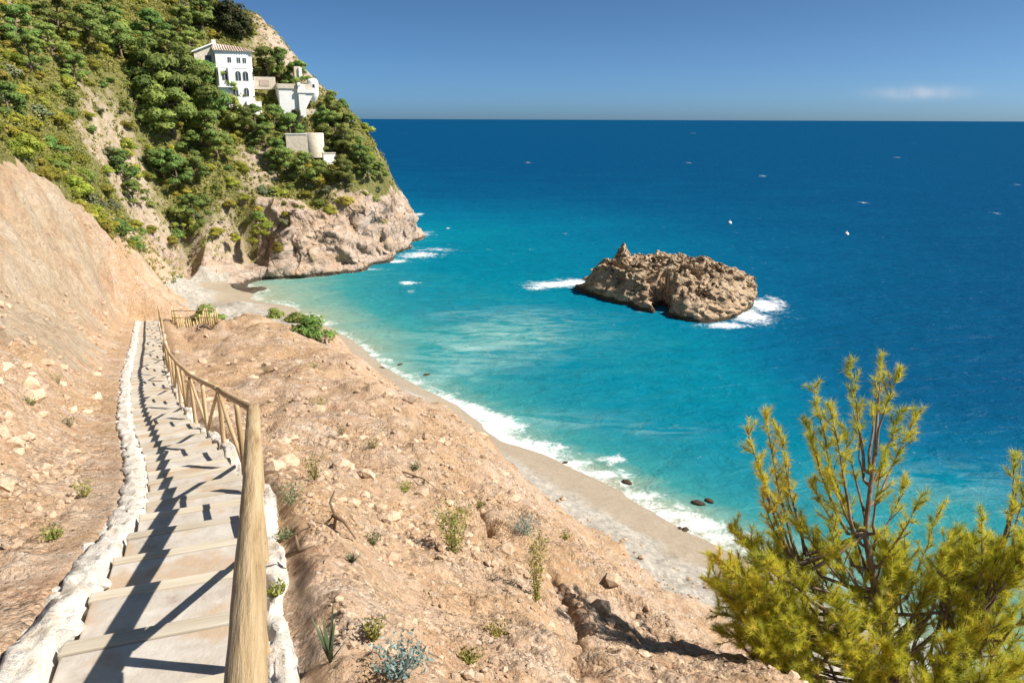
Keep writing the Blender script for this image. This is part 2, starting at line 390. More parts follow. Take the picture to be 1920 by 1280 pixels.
def m_beach():
    t = NT('beach_gravel'); p = t.pos()
    n = t.noise(p, .5, 5, .6); f = t.noise(p, 7, 6, .75)
    col = t.ramp(n, [(.3, (.30, .265, .22)), (.5, (.37, .335, .285)), (.7, (.43, .39, .34))])
    vp = t.voro(p, 4.5); col = t.mix(.7, col, t.mix(1.0, col, t.ramp(vp.outputs['Color'], [(.05, .6), (.5, 1.0), (.95, 1.35)]), 'MULTIPLY'))
    col = t.mix(t.ramp(f, [(.3, .5), (.5, 0)]), col, (.26, .21, .16))
    col = t.mix(t.ramp(f, [(.55, 0), (.75, .6)]), col, (.66, .62, .56))
    sep = t.new('ShaderNodeSeparateXYZ'); t.link(p, sep.inputs[0])
    zz = t.math('ADD', sep.outputs[2], t.math('MULTIPLY', t.noise(p, .35, 4), -1.2))
    col = t.mix(t.ramp(zz, [(.0, .7), (.35, 0)]), col, (.33, .255, .175))
    return t.done(col, t.bump(f, .6, .1), .9)
def m_simple(name, stops, scale=4, bump=.4, bdist=.03, rough=.85, stretch=(1, 1, 1), obj=True, rnd=0.0, detail=5, spots=None):
    t = NT(name); p = t.coord() if obj else t.pos()
    q = t.mapping(p, stretch)
    if obj:
        oi = t.new('ShaderNodeObjectInfo'); a = t.new('ShaderNodeVectorMath', operation='ADD'); t.link(q, a.inputs[0]); 
        mm = t.math('MULTIPLY', oi.outputs['Random'], 37.0); t.link(mm, a.inputs[1]); q = a.outputs[0]
    n = t.noise(q, scale, detail, .65, .2)
    col = t.ramp(n, stops)
    if spots:
        col = t.mix(t.ramp(t.noise(q, spots[1], 3), [(spots[2], 0), (spots[2] + .1, spots[3])]), col, spots[0])
    if rnd and obj:
        hs = t.new('ShaderNodeHueSaturation'); t.link(col, hs.inputs['Color'])
        t.link(t.math('ADD', 1 - rnd, t.math('MULTIPLY', oi.outputs['Random'], 2 * rnd)), hs.inputs['Value']); col = hs.outputs[0]
    return t.done(col, t.bump(n, bump, bdist, t.bump(t.noise(q, scale * 6, 4, .7), bump * .6, bdist * .3)), rough)
def m_leaf(name, stops, nscale=.6, rnd=.25, trans=.3, hue=.03):
    t = NT(name); p = t.pos(); oi = t.new('ShaderNodeObjectInfo')
    n = t.noise(p, nscale, 3, .6)
    ln = t.attr('tint').outputs['Fac']
    col = t.ramp(t.math('ADD', t.math('MULTIPLY', n, .55), t.math('MULTIPLY', ln, .45)), stops)
    hs = t.new('ShaderNodeHueSaturation'); t.link(col, hs.inputs['Color'])
    t.link(t.math('ADD', 1 - rnd, t.math('MULTIPLY', oi.outputs['Random'], 2 * rnd)), hs.inputs['Value'])
    t.link(t.math('ADD', .5 - hue, t.math('MULTIPLY', t.math('FRACT', t.math('MULTIPLY', oi.outputs['Random'], 7.31)), 2 * hue)), hs.inputs['Hue'])
    col = hs.outputs[0]
    t.link(col, t.b.inputs['Base Color']); t.b.inputs['Roughness'].default_value = .7
    tr = t.new('ShaderNodeBsdfTranslucent'); t.link(col, tr.inputs[0])
    mx = t.new('ShaderNodeMixShader'); mx.inputs[0].default_value = trans
    t.link(t.b.outputs[0], mx.inputs[1]); t.link(tr.outputs[0], mx.inputs[2]); t.link(mx.outputs[0], t.out.inputs[0])
    return t.m
M = {}
M['earth'] = m_earth(); M['bank'] = m_bank(); M['hill'] = m_hill(); M['beach'] = m_beach()
M['rock'] = m_rock('headland_rock', [(.25, .17, .115), (.42, .315, .24), (.485, .38, .31), (.54, .45, .37), (.22, .155, .105), (.44, .30, .18)])
M['islet'] = m_rock('islet_rock', [(.26, .18, .11), (.45, .325, .21), (.53, .40, .27), (.60, .485, .35), (.17, .12, .08), (.48, .32, .185)], scale=1.4)
M['stone'] = m_simple('stone', [(.3, (.40, .265, .165)), (.5, (.53, .38, .26)), (.7, (.63, .50, .38))], 3, .5, .03, .95, rnd=.22)
M['white_stone'] = m_simple('white_stone', [(.28, (.44, .37, .29)), (.44, (.58, .53, .46)), (.64, (.68, .64, .59))], 5, .6, .03, .9, rnd=.10)
M['mortar'] = m_simple('mortar', [(.3, (.42, .34, .25)), (.46, (.57, .51, .44)), (.7, (.67, .63, .58))], 4.5, .9, .05, .95, obj=False)
M['tread'] = m_simple('tread_concrete', [(.26, (.30, .24, .18)), (.42, (.43, .38, .325)), (.55, (.48, .435, .385)), (.68, (.54, .50, .45))], 3.4, .5, .03, .9, rnd=.07, obj=False, spots=((.40, .275, .165), 1.7, .50, .75))
M['beam'] = m_simple('edge_beam_wood', [(.3, (.36, .29, .20)), (.5, (.46, .40, .31)), (.7, (.54, .49, .41))], 9, .5, .01, .85, stretch=(.12, 1, 1), rnd=.12)
M['wood'] = m_simple('railing_wood', [(.25, (.20, .125, .06)), (.40, (.42, .29, .155)), (.55, (.53, .39, .225)), (.75, (.61, .485, .32))], 16, 1.0, .02, .75, stretch=(1, 1, .06), rnd=.10, detail=8, spots=((.20, .12, .06), 4, .58, .7))
M['bark'] = m_simple('bark', [(.3, (.10, .07, .05)), (.5, (.19, .14, .10)), (.7, (.30, .24, .18))], 14, .8, .02, .95, stretch=(1, 1, .35), obj=False)
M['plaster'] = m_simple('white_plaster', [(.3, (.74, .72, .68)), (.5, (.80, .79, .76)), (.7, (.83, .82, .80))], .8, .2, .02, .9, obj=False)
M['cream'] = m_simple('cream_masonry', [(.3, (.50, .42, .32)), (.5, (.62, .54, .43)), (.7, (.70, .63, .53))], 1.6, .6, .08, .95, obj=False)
M['tile'] = m_simple('roof_tile', [(.3, (.44, .33, .26)), (.5, (.54, .43, .35)), (.7, (.60, .50, .43))], 3, .5, .04, .9, rnd=.1)
M['glass'] = m_simple('dark_glass', [(.3, (.03, .04, .05)), (.7, (.07, .085, .10))], 1, 0.05, .01, .15)
M['pine'] = m_leaf('pine_foliage', [(.2, (.125, .185, .055)), (.45, (.235, .32, .085)), (.65, (.35, .42, .11)), (.85, (.50, .51, .16))], .35, trans=.5)
M['darkpine'] = m_leaf('dark_foliage', [(.2, (.03, .04, .015)), (.5, (.065, .08, .028)), (.8, (.13, .115, .05))], .5)
M['bush'] = m_leaf('bush_foliage', [(.2, (.20, .215, .035)), (.45, (.35, .36, .055)), (.65, (.48, .45, .08)), (.85, (.56, .49, .15))], .4, .3, trans=.5, hue=.03)
M['greybush'] = m_leaf('grey_bush_foliage', [(.2, (.10, .12, .055)), (.5, (.20, .22, .11)), (.8, (.32, .33, .19))], .5)
M['scrub'] = m_leaf('scrub_foliage', [(.25, (.14, .15, .03)), (.45, (.26, .265, .055)), (.62, (.38, .35, .09)), (.8, (.50, .41, .20))], .28, 0, .35, 0)
M['needle'] = m_leaf('pine_needles', [(.15, (.26, .30, .04)), (.4, (.52, .53, .06)), (.60, (.74, .66, .07)), (.80, (.78, .60, .11)), (1.0, (.66, .38, .13))], 2.2, .0, .5, 0)
M['weed'] = m_leaf('weed_leaves', [(.2, (.12, .13, .025)), (.5, (.29, .29, .06)), (.8, (.46, .42, .14))], 3, .2)
M['agave'] = m_leaf('agave_leaves', [(.2, (.06, .09, .045)), (.5, (.13, .17, .09)), (.8, (.24, .27, .15))], 3, .15)
M['bluegreen'] = m_leaf('bluegreen_leaves', [(.2, (.07, .13, .11)), (.5, (.20, .29, .25)), (.8, (.45, .52, .46))], 8, .15)
M['twig'] = m_simple('dry_twig', [(.3, (.13, .085, .05)), (.7, (.26, .18, .11))], 8, .4, .01, .9)
M['cane'] = m_simple('cane', [(.3, (.38, .27, .12)), (.7, (.62, .50, .28))], 8, .4, .01, .9, rnd=.2)
M['buoy'] = m_simple('buoy_plastic', [(.3, (.74, .74, .72)), (.7, (.82, .82, .80))], 3, .05, .01, .4)

# ------------------------------------------------------------------ object helpers
def mesh_obj(name, verts, faces, mat, parent=None, smooth=True, kind=None, attrs=None):
    me = bpy.data.meshes.new(name)
    v = np.asarray(verts, np.float32)
    if isinstance(faces, np.ndarray) and faces.ndim == 2:
        nf, k = faces.shape
        me.vertices.add(len(v)); me.vertices.foreach_set('co', v.ravel())
        me.loops.add(nf * k); me.loops.foreach_set('vertex_index', faces.astype(np.int32).ravel())
        me.polygons.add(nf); me.polygons.foreach_set('loop_start', np.arange(0, nf * k, k, dtype=np.int32))
        me.update(calc_edges=True)
    else:
        me.from_pydata([tuple(a) for a in v], [], [tuple(int(i) for i in f) for f in faces]); me.update()
    me.polygons.foreach_set('use_smooth', np.full(len(me.polygons), smooth, bool))
    for k2, a in (attrs or {}).items():
        at = me.attributes.new(k2, 'FLOAT', 'POINT'); at.data.foreach_set('value', np.asarray(a, np.float32))
    for mm in (mat if isinstance(mat, (list, tuple)) else [mat]): me.materials.append(mm)
    return link(name, me, parent, kind)
def link(name, me, parent=None, kind=None):
    o = bpy.data.objects.new(name, me); COL.objects.link(o)
    if parent is not None: o.parent = parent
    if kind: o['kind'] = kind
    return o
def tag(o, label, cat, group=None):
    o['label'] = label; o['category'] = cat
    if group: o['group'] = group
    return o
def empty(name, loc=(0, 0, 0)):
    o = bpy.data.objects.new(name, None); COL.objects.link(o); o.location = loc; o.empty_display_size = .2; return o
def copy_tree(o, parent=None):
    q = o.copy(); COL.objects.link(q); q.parent = parent
    for ch in o.children: copy_tree(ch, q)
    return q
class MB:
    def __init__(s): s.v = []; s.f = []
    def add(s, v, f):
        n = len(s.v); s.v += [tuple(a) for a in v]; s.f += [tuple(i + n for i in q) for q in f]
    def box(s, x0, x1, y0, y1, z0, z1):
        s.add([(x0, y0, z0), (x1, y0, z0), (x1, y1, z0), (x0, y1, z0), (x0, y0, z1), (x1, y0, z1), (x1, y1, z1), (x0, y1, z1)],
              [(3, 2, 1, 0), (4, 5, 6, 7), (0, 1, 5, 4), (1, 2, 6, 5), (2, 3, 7, 6), (3, 0, 4, 7)])
    def tube(s, pts, rad, n=8, cap=True):
        pts = [Vector(p) for p in pts]; rad = rad if hasattr(rad, '__len__') else [rad] * len(pts)
        t0 = (pts[1] - pts[0]).normalized(); a = t0.orthogonal().normalized(); rings = []
        for i, p in enumerate(pts):
            t = (pts[min(i + 1, len(pts) - 1)] - pts[max(i - 1, 0)]).normalized()
            a = (a - t * a.dot(t)).normalized(); b = t.cross(a)
            rings.append([p + (a * math.cos(k * 2 * math.pi / n) + b * math.sin(k * 2 * math.pi / n)) * rad[i] for k in range(n)])
        v = [q for r in rings for q in r]; f = []
        for i in range(len(pts) - 1):
            for k in range(n): f.append((i * n + k, i * n + (k + 1) % n, (i + 1) * n + (k + 1) % n, (i + 1) * n + k))
        if cap: f.append(tuple(range(n - 1, -1, -1))); f.append(tuple((len(pts) - 1) * n + k for k in range(n)))
        s.add(v, f)
    def lathe(s, prof, n=20, a0=0, a1=2 * math.pi):
        full = abs(a1 - a0 - 2 * math.pi) < 1e-6; m = n if full else n + 1; v = []; f = []
        for r, z in prof:
            for k in range(m):
                a = a0 + (a1 - a0) * k / n; v.append((r * math.cos(a), r * math.sin(a), z))
        for i in range(len(prof) - 1):
            for k in range(n): f.append((i * m + k, i * m + (k + 1) % m, (i + 1) * m + (k + 1) % m, (i + 1) * m + k))
        s.add(v, f)
    def build(s, name, mat, parent=None, smooth=False, kind=None):
        return mesh_obj(name, s.v, s.f, mat, parent, smooth, kind)

# ------------------------------------------------------------------ terrain meshes
def grid_faces(nr, nc):
    i = np.arange(nr - 1)[:, None] * nc + np.arange(nc - 1)[None]
    return np.stack([i, i + 1, i + nc + 1, i + nc], -1).reshape(-1, 4)
def submesh(name, co, fc, sel, mat, attrs, kind='structure'):
    f = fc[sel]; u, inv = np.unique(f, return_inverse=True)
    return mesh_obj(name, co[u], inv.reshape(-1, 4), mat, None, True, kind, {k: a[u] for k, a in attrs.items()})

VEG = RBF([S(a, b)[:2] * 0 + np.array(q[:2]) for a, b, q in []] or [[0, 0], [1, 0], [0, 1]], [0, 0, 0]) if False else None
veg_pts = []
for px, py, v in ((100, 330, 1), (180, 400, 1), (225, 455, 1), (20, 200, 1), (60, 110, .9), (20, 30, .5), (90, 20, .7), (160, 110, .9), (200, 170, .6), (150, 240, .35), (200, 280, .15), (250, 300, .25), (180, 300, .45), (130, 200, .8), (160, 340, .9), (200, 350, .8), (60, 260, 1),
                  (260, 200, .7), (300, 150, 1), (330, 220, 1), (400, 250, 1), (310, 300, 1), (360, 390, 1), (290, 400, .3), (270, 440, .3), (320, 450, .15), (370, 450, .35), (420, 330, .8), (450, 300, .5), (480, 300, .25), (510, 340, .4), (470, 360, .5),
                  (430, 400, .3), (440, 440, .1), (490, 400, .7), (560, 370, .8), (540, 300, .9), (600, 330, 1), (660, 330, 1), (640, 280, 1), (690, 310, 1), (560, 230, .9), (500, 230, .9), (450, 180, .9), (350, 60, 1), (250, 50, 1), (430, 40, .9), (500, 80, .2), (520, 95, .0), (620, 220, .9), (600, 385, .6), (650, 380, .1), (560, 420, .1)):
    q = hit(px, py, 50)
    if q is not None: veg_pts.append((q[0], q[1], v))
veg_pts = np.array(veg_pts)
VEG = RBF(veg_pts[:, :2], veg_pts[:, 2], c=2.0)

# near sheet: polar grid around the stairs
th = np.radians(np.linspace(-66, 74, 620)); rr = np.geomspace(.9, 64, 640)
TH, RR = np.meshgrid(th, rr); X = RR * np.sin(TH); Y = RR * np.cos(TH) - .3
Z, hz, rk = H(X, Y, True)
co = np.stack([X, Y, Z], -1).reshape(-1, 3); fc = grid_faces(*X.shape)[:, ::-1]
cen = co[fc].mean(1)
bz = BASE(cen[:, 0], cen[:, 1]) + .5 * pn2(cen[:, 0] / 3, cen[:, 1] / 3, 77)
isb = (bz < 1.9) & (cen[:, 1] > 15)
dd, _ = path_coords(cen[:, 0], cen[:, 1])
isbank = (dd > 2.6 + .9 * pn2(cen[:, 0] / 2, cen[:, 1] / 2, 78)) & (cen[:, 1] > 18 + 2 * pn2(cen[:, 0] / 2, cen[:, 1] / 2, 79)) & ~isb & (cen[:, 0] < -13)
keep = cen[:, 2] > -3
rdx = np.interp(cen[:, 1], [10, 30, 36, 40, 44, 48, 51, 56, 62, 66, 72], [-23, -24.0, -25.3, -26.5, -27.6, -28.6, -29.4, -31.5, -34.2, -35.2, -36.5]) + .8 * pn2(cen[:, 0] / 1.5, cen[:, 1] / 1.5, 80)
ishill = (cen[:, 0] < rdx) & ~isb & (cen[:, 1] > 26); isbank &= ~ishill
slope_o = submesh('earth_slope', co, fc, keep & ~isb & ~isbank & ~ishill, M['earth'], {})
bank_near = (co, fc[keep & isbank])
beach_near = (co, fc[keep & isb]); hill_near = (co, fc[keep & ishill])
# far sheet: hill, headland, far beach
th = np.radians(np.linspace(-46, -3.5, 560)); rr = np.concatenate([np.linspace(62.5, 104, 150), np.linspace(104.2, 150, 240), np.linspace(150.4, 225, 110)])
TH, RR = np.meshgrid(th, rr); X = RR * np.sin(TH); Y = RR * np.cos(TH) - .3
Z, hz, rk = H(X, Y, True)
# pull back the cave and the dark cleft in the rock foot
for px, py, f, rad, dep, zt in ((458, 500, 112.5, 3.6, 10, 5.2), (325, 470, 105.0, 1.5, 8, 9)):
    q = P(px, py, f)
    m_ = np.exp(-(((X - q[0]) / rad) ** 2) ** 2) * sst(-3, 0, Y - q[1] + 1) * sst(dep, dep - 2, Y - q[1])
    Z = np.where(Z < 14, Z * (1 - m_) + np.minimum(Z, 1.4) * m_, Z)
co = np.stack([X, Y, Z], -1).reshape(-1, 3)
rkf = rk.reshape(-1) * sst(-.6, .8, co[:, 2]) * sst(70, 77, co[:, 1] + .8 * co[:, 0])
n3 = np.stack([fbm3(co / np.array([4, 4, 3.]), 4, s, .55) for s in (1, 2)], -1)
r3 = fbm3(np.stack([co[:, 0] / 6, co[:, 1] / 6, (co[:, 2] - .42 * co[:, 0]) / 1.9], 1), 4, 5, .55, True)
co[:, 0] += rkf * (1.1 * n3[:, 0] + .35 * r3); co[:, 1] += rkf * (1.1 * n3[:, 1] - .45 * r3)
co[:, 2] += rkf * .28 * r3
fc = grid_faces(*X.shape)[:, ::-1]; cen = co[fc].mean(1); rkc = rkf[fc].mean(1)
veg = np.clip(VEG(co[:, 0], co[:, 1]), 0, 1)
bz = BASE(cen[:, 0], cen[:, 1])
keep = cen[:, 2] > -4
RDY = [10, 30, 36, 40, 44, 48, 51, 56, 62, 66, 72, 80, 88, 95, 104]; RDX = [-23, -24.0, -25.3, -26.5, -27.6, -28.6, -29.4, -31.5, -35.0, -37.5, -41, -45, -48.5, -50.5, -50]
low = (cen[:, 1] < 109) & (cen[:, 0] > -50) & (bz < 3.4) & (cen[:, 1] + .8 * cen[:, 0] < 74)
isbk2 = (cen[:, 0] > np.interp(cen[:, 1], RDY, RDX) + .8 * pn2(cen[:, 0] / 1.5, cen[:, 1] / 1.5, 80)) & (cen[:, 1] < 104) & (cen[:, 1] + .8 * cen[:, 0] < 70) & ~low
rkc = np.where(low | isbk2, 0, rkc)
isr = ((rkc > .25) | ((veg[fc].mean(1) < .12) & (cen[:, 1] > 80) & (cen[:, 2] > 2))) & ~low & ~isbk2
isb2 = (((bz < 1.9) & ~(rkc > .25) & (cen[:, 1] < 116)) | low) & ~isbk2
head_o = submesh('headland', co, fc, keep & isr & ~isb2, M['rock'], {})
fh = np.concatenate([hill_near[1], fc[keep & ~isr & ~isb2 & ~isbk2] + len(hill_near[0])])
hill_o = submesh('hillside', np.concatenate([hill_near[0], co]), fh, np.ones(len(fh), bool), M['hill'], {'veg': np.concatenate([np.ones(len(hill_near[0])), veg])})
fk = np.concatenate([bank_near[1], fc[keep & isbk2] + len(bank_near[0])]); bank_o = submesh('earth_bank', np.concatenate([bank_near[0], co]), fk, np.ones(len(fk), bool), M['bank'], {})
f2 = fc[keep & isb2]; cb = np.concatenate([beach_near[0], co]); fb = np.concatenate([beach_near[1], f2 + len(beach_near[0])])
submesh('beach', cb, fb, np.ones(len(fb), bool), M['beach'], {})

# ------------------------------------------------------------------ sea
tpts = []
for px, py, v in ((640, 630, .10), (740, 710, .10), (880, 790, .10), (1000, 850, .12), (1150, 905, .12), (1300, 985, .12), (1450, 1100, .12), (500, 535, .14), (560, 560, .16), (580, 585, .14),
                  (700, 600, .30), (800, 690, .30), (900, 740, .30), (1000, 770, .36), (1100, 830, .36), (1250, 900, .36), (1400, 950, .40), (650, 540, .32), (760, 560, .48), (850, 600, .44), (900, 640, .36), (960, 620, .38),
                  (1000, 680, .48), (1100, 700, .52), (1200, 760, .52), (1300, 800, .52), (1400, 830, .52), (1600, 880, .52), (1750, 930, .46), (1850, 960, .46), (1900, 1000, .44),
                  (850, 500, .56), (950, 470, .58), (900, 430, .60), (1050, 450, .62), (1000, 560, .54), (1150, 600, .54), (1250, 640, .54), (1350, 680, .58), (1420, 700, .62), (1100, 420, .70), (820, 410, .66), (1300, 450, .78), (1500, 520, .84), (1480, 600, .80), (1500, 680, .78), (1600, 720, .84), (1700, 790, .80), (1800, 850, .74), (1900, 880, .68), (1750, 700, .92), (1850, 780, .88),
                  (800, 370, .84), (950, 380, .82), (1150, 390, .86), (1400, 420, .90), (1700, 500, .95), (1900, 600, .97), (700, 300, 1.0), (1000, 330, .98), (1300, 340, .98), (1600, 380, .98), (1900, 450, 1.0), (900, 280, 1.05), (1400, 280, 1.05), (1900, 300, 1.05)):
    q = S(px, py); tpts.append((q[0], q[1], v))
tpts = np.array(tpts); 
def warp(x, y):
    r = np.hypot(x, y); k = np.log(np.maximum(r, 1) / 20.0) / np.maximum(r, 1) * 60
    return x * k, y * k
WT = RBF(np.stack(warp(tpts[:, 0], tpts[:, 1]), 1), tpts[:, 2], c=3)
th = np.radians(np.linspace(-52, 66, 640)); rr = np.concatenate([np.geomspace(22, 260, 520), np.geomspace(264, 45000, 150)])
TH, RR = np.meshgrid(th, rr); X = RR * np.sin(TH); Y = RR * np.cos(TH)
tv = WT(*warp(X, Y)); tv = np.where(RR > 700, 1.05, tv)
near = RR < 230
Zg = np.full(X.shape, -9.0); Zg[near] = BASE(X[near], Y[near])
wave = .05 * fbm2(X / 5, Y / 2.6, 3, 90) * sst(400, 60, RR)
foam = sst(-.75, -.05, Zg + .35 * fbm2(X / 5, Y / 5, 3, 91)) * sst(72, 60, Y) * (.85 - .35 * sst(-2, 6, X))
foam = np.maximum(foam, sst(-.5, 0, Zg + .3 * fbm2(X / 4, Y / 4, 3, 92)) * .55)
foam = np.where(X < -17, np.minimum(foam, .45), foam)
ISL = [S(a, b)[:2] for a, b in ((1072, 541), (1120, 556), (1180, 573), (1230, 589), (1280, 601), (1320, 607), (1365, 600), (1395, 586), (1412, 566), (1420, 550))]
ISL += [np.array(q) for q in ((33.5, 110), (29, 114.5), (22, 115.5), (15, 114), (10.5, 111))]
ISL = np.array(ISL)
for px, py, sx, sy, a in ((1405, 592, 2.6, 4.2, 1.05), (1432, 572, 2.4, 4.6, 1.0), (1360, 610, 3.2, 1.5, .95), (1455, 565, 1.6, 4.0, .7), (1035, 533, 3.8, 2.6, 1.0), (1075, 530, 3.0, 3.0, 1.0), (1005, 540, 2.2, 1.6, .8), (1210, 584, 2.2, .7, .45),
                          (785, 402, 1.3, 4, .75), (795, 440, 2.5, 6, .5), (785, 478, 4.5, 4.0, .75), (740, 490, 3.0, 2.0, .8), (690, 505, 3, 1.2, .6), (815, 468, 5, 3.0, .5), (765, 530, 1.6, 1.4, .9), (772, 545, .8, 2, .5),
                          (930, 800, 2.6, 1.9, 1.1), (985, 838, 2.8, 1.7, 1.05), (1040, 868, 2.8, 1.3, .8), (1150, 862, 1.2, .9, .75), (1120, 890, 2.6, .9, .8), (1190, 930, 2.4, .9, .85), (1260, 965, 2.2, .9, .9), (1310, 985, 2.2, 1.2, .85), (1360, 1010, 2.2, 1.4, .7), (840, 428, .5, 1.2, .9), (1060, 438, .6, 1.2, .5)):
    q = S(px, py); foam = np.maximum(foam, a * np.exp(-(((X - q[0]) / sx) ** 2 + ((Y - q[1]) / sy) ** 2)))
for px, py in ((1290, 305), (1300, 250), (1430, 330), (1600, 295), (1585, 350), (1680, 295), (1900, 345), (1720, 270), (1490, 300), (1250, 270), (1130, 265), (1820, 325), (990, 305), (760, 250), (1620, 380), (1870, 400)):
    if (px + py) % 3 == 0: continue
    q = S(px, py); k = q[1] / 250
    foam = np.maximum(foam, .52 * np.exp(-(((X - q[0]) / (.7 + .8 * k)) ** 2 + ((Y - q[1]) / (3.5 * k)) ** 2)))
# milky streaks over the sand
streak = np.zeros_like(X)
for px, py, sx, sy, a in ((930, 630, 9, 5, 1.0), (880, 660, 8, 4.5, 1.0), (820, 690, 7, 4, .8), (980, 600, 8, 5, .8), (760, 700, 6, 4, .8), (1000, 790, 6, 2, .6), (1240, 805, 3, 1.2, .7), (870, 590, 5, 3, .4), (1780, 905, 6, 3, .5)):
    q = S(px, py); streak = np.maximum(streak, a * np.exp(-(((X - q[0]) / sx) ** 2 + ((Y - q[1]) / sy) ** 2)))
def m_sea():
    t = NT('sea_water'); p = t.pos()
    tt = t.math('ADD', t.attr('depth').outputs['Fac'], t.math('MULTIPLY', t.math('SUBTRACT', t.noise(t.mapping(p, (.5, 1, 1)), .05, 5, .6, .5), .5), .22))
    tt = t.math('ADD', tt, t.math('MULTIPLY', t.math('SUBTRACT', t.noise(t.mapping(p, (.35, 1, 1)), .35, 5, .65, .3), .5), .15))
    tt = t.math('ADD', tt, t.math('MULTIPLY', t.math('SUBTRACT', t.noise(t.mapping(p, (.4, 1, 1)), 1.1, 4, .65, .3), .5), .10))
    tt = t.math('ADD', tt, t.math('MULTIPLY', t.math('SUBTRACT', t.noise(t.mapping(p, (.25, 1, 1)), .012, 5, .65, .3), .5), .12))
    col = t.ramp(tt, [(.0, (.38, .325, .23)), (.10, (.29, .31, .225)), (.20, (.17, .29, .24)), (.34, (.03, .215, .225)), (.54, (.0, .15, .222)), (.70, (.0, .102, .195)), (.86, (.0, .070, .158)), (1.0, (.0, .052, .136))])
    stn = t.ramp(t.noise(t.mapping(p, (.18, .5, 1)), .8, 6, .7, .8), [(.42, 0), (.65, 1)])
    col = t.mix(t.math('MULTIPLY', t.math('MULTIPLY', t.attr('streak').outputs['Fac'], stn), .95), col, (.27, .44, .42))
    fo = t.attr('foam').outputs['Fac']
    fn = t.math('ADD', t.math('MULTIPLY', t.noise(p, .55, 8, .75, .8), .6), t.math('MULTIPLY', t.noise(p, 2.6, 6, .75, .5), .4)); fs = t.math('ADD', fo, t.math('MULTIPLY', t.math('SUBTRACT', fn, .5), 3.2))
    fm = t.ramp(fs, [(.34, 0), (.52, .30), (.78, .75), (1.0, 1)])
    col = t.mix(fm, col, (.80, .82, .82))
    w1 = t.noise(t.mapping(p, (.6, 1, 1)), .55, 6, .62, .4); w2 = t.noise(t.mapping(p, (.5, 1, 1)), .12, 3, .55)
    nb = t.bump(w2, .5, 1.6, t.bump(w1, .8, .6))
    df = t.new('ShaderNodeBsdfDiffuse'); t.link(col, df.inputs[0]); t.link(nb, df.inputs['Normal'])
    gl = t.new('ShaderNodeBsdfGlossy'); gl.inputs['Roughness'].default_value = .38; t.link(nb, gl.inputs['Normal'])
    mx = t.new('ShaderNodeMixShader'); t.link(t.math('MULTIPLY', t.math('SUBTRACT', 1, fm), .022), mx.inputs[0])
    t.link(df.outputs[0], mx.inputs[1]); t.link(gl.outputs[0], mx.inputs[2]); t.link(mx.outputs[0], t.out.inputs[0])
    return t.m
fcs = grid_faces(*X.shape)[:, ::-1]
sea = mesh_obj('sea', np.stack([X, Y, wave], -1).reshape(-1, 3), fcs, m_sea(), None, True, 'structure', {'depth': np.clip(tv, 0, 1.1).ravel(), 'foam': np.clip(foam, 0, 1.1).ravel(), 'streak': streak.ravel()})

# ------------------------------------------------------------------ rock islet
IC = np.array([22.5, 102.0])
ang = np.arctan2(ISL[:, 1] - IC[1], ISL[:, 0] - IC[0]); rad = np.hypot(*(ISL - IC).T); o = np.argsort(ang); ang = ang[o]; rad = rad[o]
A = np.linspace(-np.pi, np.pi, 420, endpoint=False); rb = np.interp(A, np.r_[ang - 2 * np.pi, ang, ang + 2 * np.pi], np.r_[rad, rad, rad])
kk = np.hanning(15); kk /= kk.sum(); rb = np.convolve(np.r_[rb[-7:], rb, rb[:7]], kk, 'valid')
E = 1 - np.linspace(0, 1, 130) ** 1.6         # 1 = centre
tops = [P(1160, 490, 107), P(1128, 500, 107), P(1095, 526, 107.5), P(1210, 492, 105), P(1255, 492, 103), P(1300, 492, 102), P(1350, 506, 102.5), P(1398, 524, 103), P(1180, 520, 101), P(1240, 528, 97), P(1320, 535, 96), P(1375, 540, 97.5), P(1320, 565, 92)]
TOP = RBF([q[:2] for q in tops] + [[22, 112], [30, 109], [14, 110]], [q[2] for q in tops] + [3.6, 3.0, 3.0], c=1)
Eg, Ag = np.meshgrid(E, A, indexing='ij'); RBg = np.broadcast_to(rb, Eg.shape)
rho = (1 - Eg); X = IC[0] + rho * RBg * np.cos(Ag); Y = IC[1] + rho * RBg * np.sin(Ag)
edge = Eg * RBg
Z = np.clip(TOP(X, Y), .6, 6.5) * np.minimum(1, (edge / 2.6 + .02)) ** .55
pk = P(1160, 466, 107); dxp = X - pk[0]; Z += 2.3 * np.clip(1 - np.abs(dxp) / np.where(dxp > 0, 2.4, 1.5), 0, 1) ** 1.1 * np.exp(-(np.abs(Y - pk[1]) / 1.5) ** 2)
pl = P(1132, 492, 107); Z += .6 * np.exp(-(((X - pl[0]) / .5) ** 2 + ((Y - pl[1]) / .8) ** 2))
Z += sst(.5, 3, Z) * (.55 * fbm2(X / 1.9, Y / 1.9, 4, 110, .6, True) - .25 + .75 * fbm2(X / 3.2, Y / 3.2, 2, 118))
cv = S(1243, 592); m_ = np.exp(-((np.abs(X - cv[0] - .25) / 1.6) ** 3)) * sst(7.5, 5.0, Y - cv[1])
co = np.stack([X, Y, Z], -1).reshape(-1, 3)
n3 = np.stack([fbm3(co / 2.3, 4, s, .6) for s in (11, 12)], -1); r3 = fbm3(co / 1.3, 3, 15, .5, True)
ef = sst(0, .6, edge.ravel())
co[:, 0] += ef * (.85 * n3[:, 0] + .32 * r3); co[:, 1] += ef * (.85 * n3[:, 1] - .32 * r3)
mm = m_.ravel() * (co[:, 2] < 4.6); co[:, 2] = co[:, 2] * (1 - mm) - .6 * mm
co[-len(A):, 2] = -1.5; co[-2 * len(A):-len(A), 2] = np.minimum(co[-2 * len(A):-len(A), 2], .2)
nA = len(A); i = np.arange(len(E) - 1)[:, None] * nA + np.arange(nA)[None]; j = np.arange(len(E) - 1)[:, None] * nA + (np.arange(nA)[None] + 1) % nA
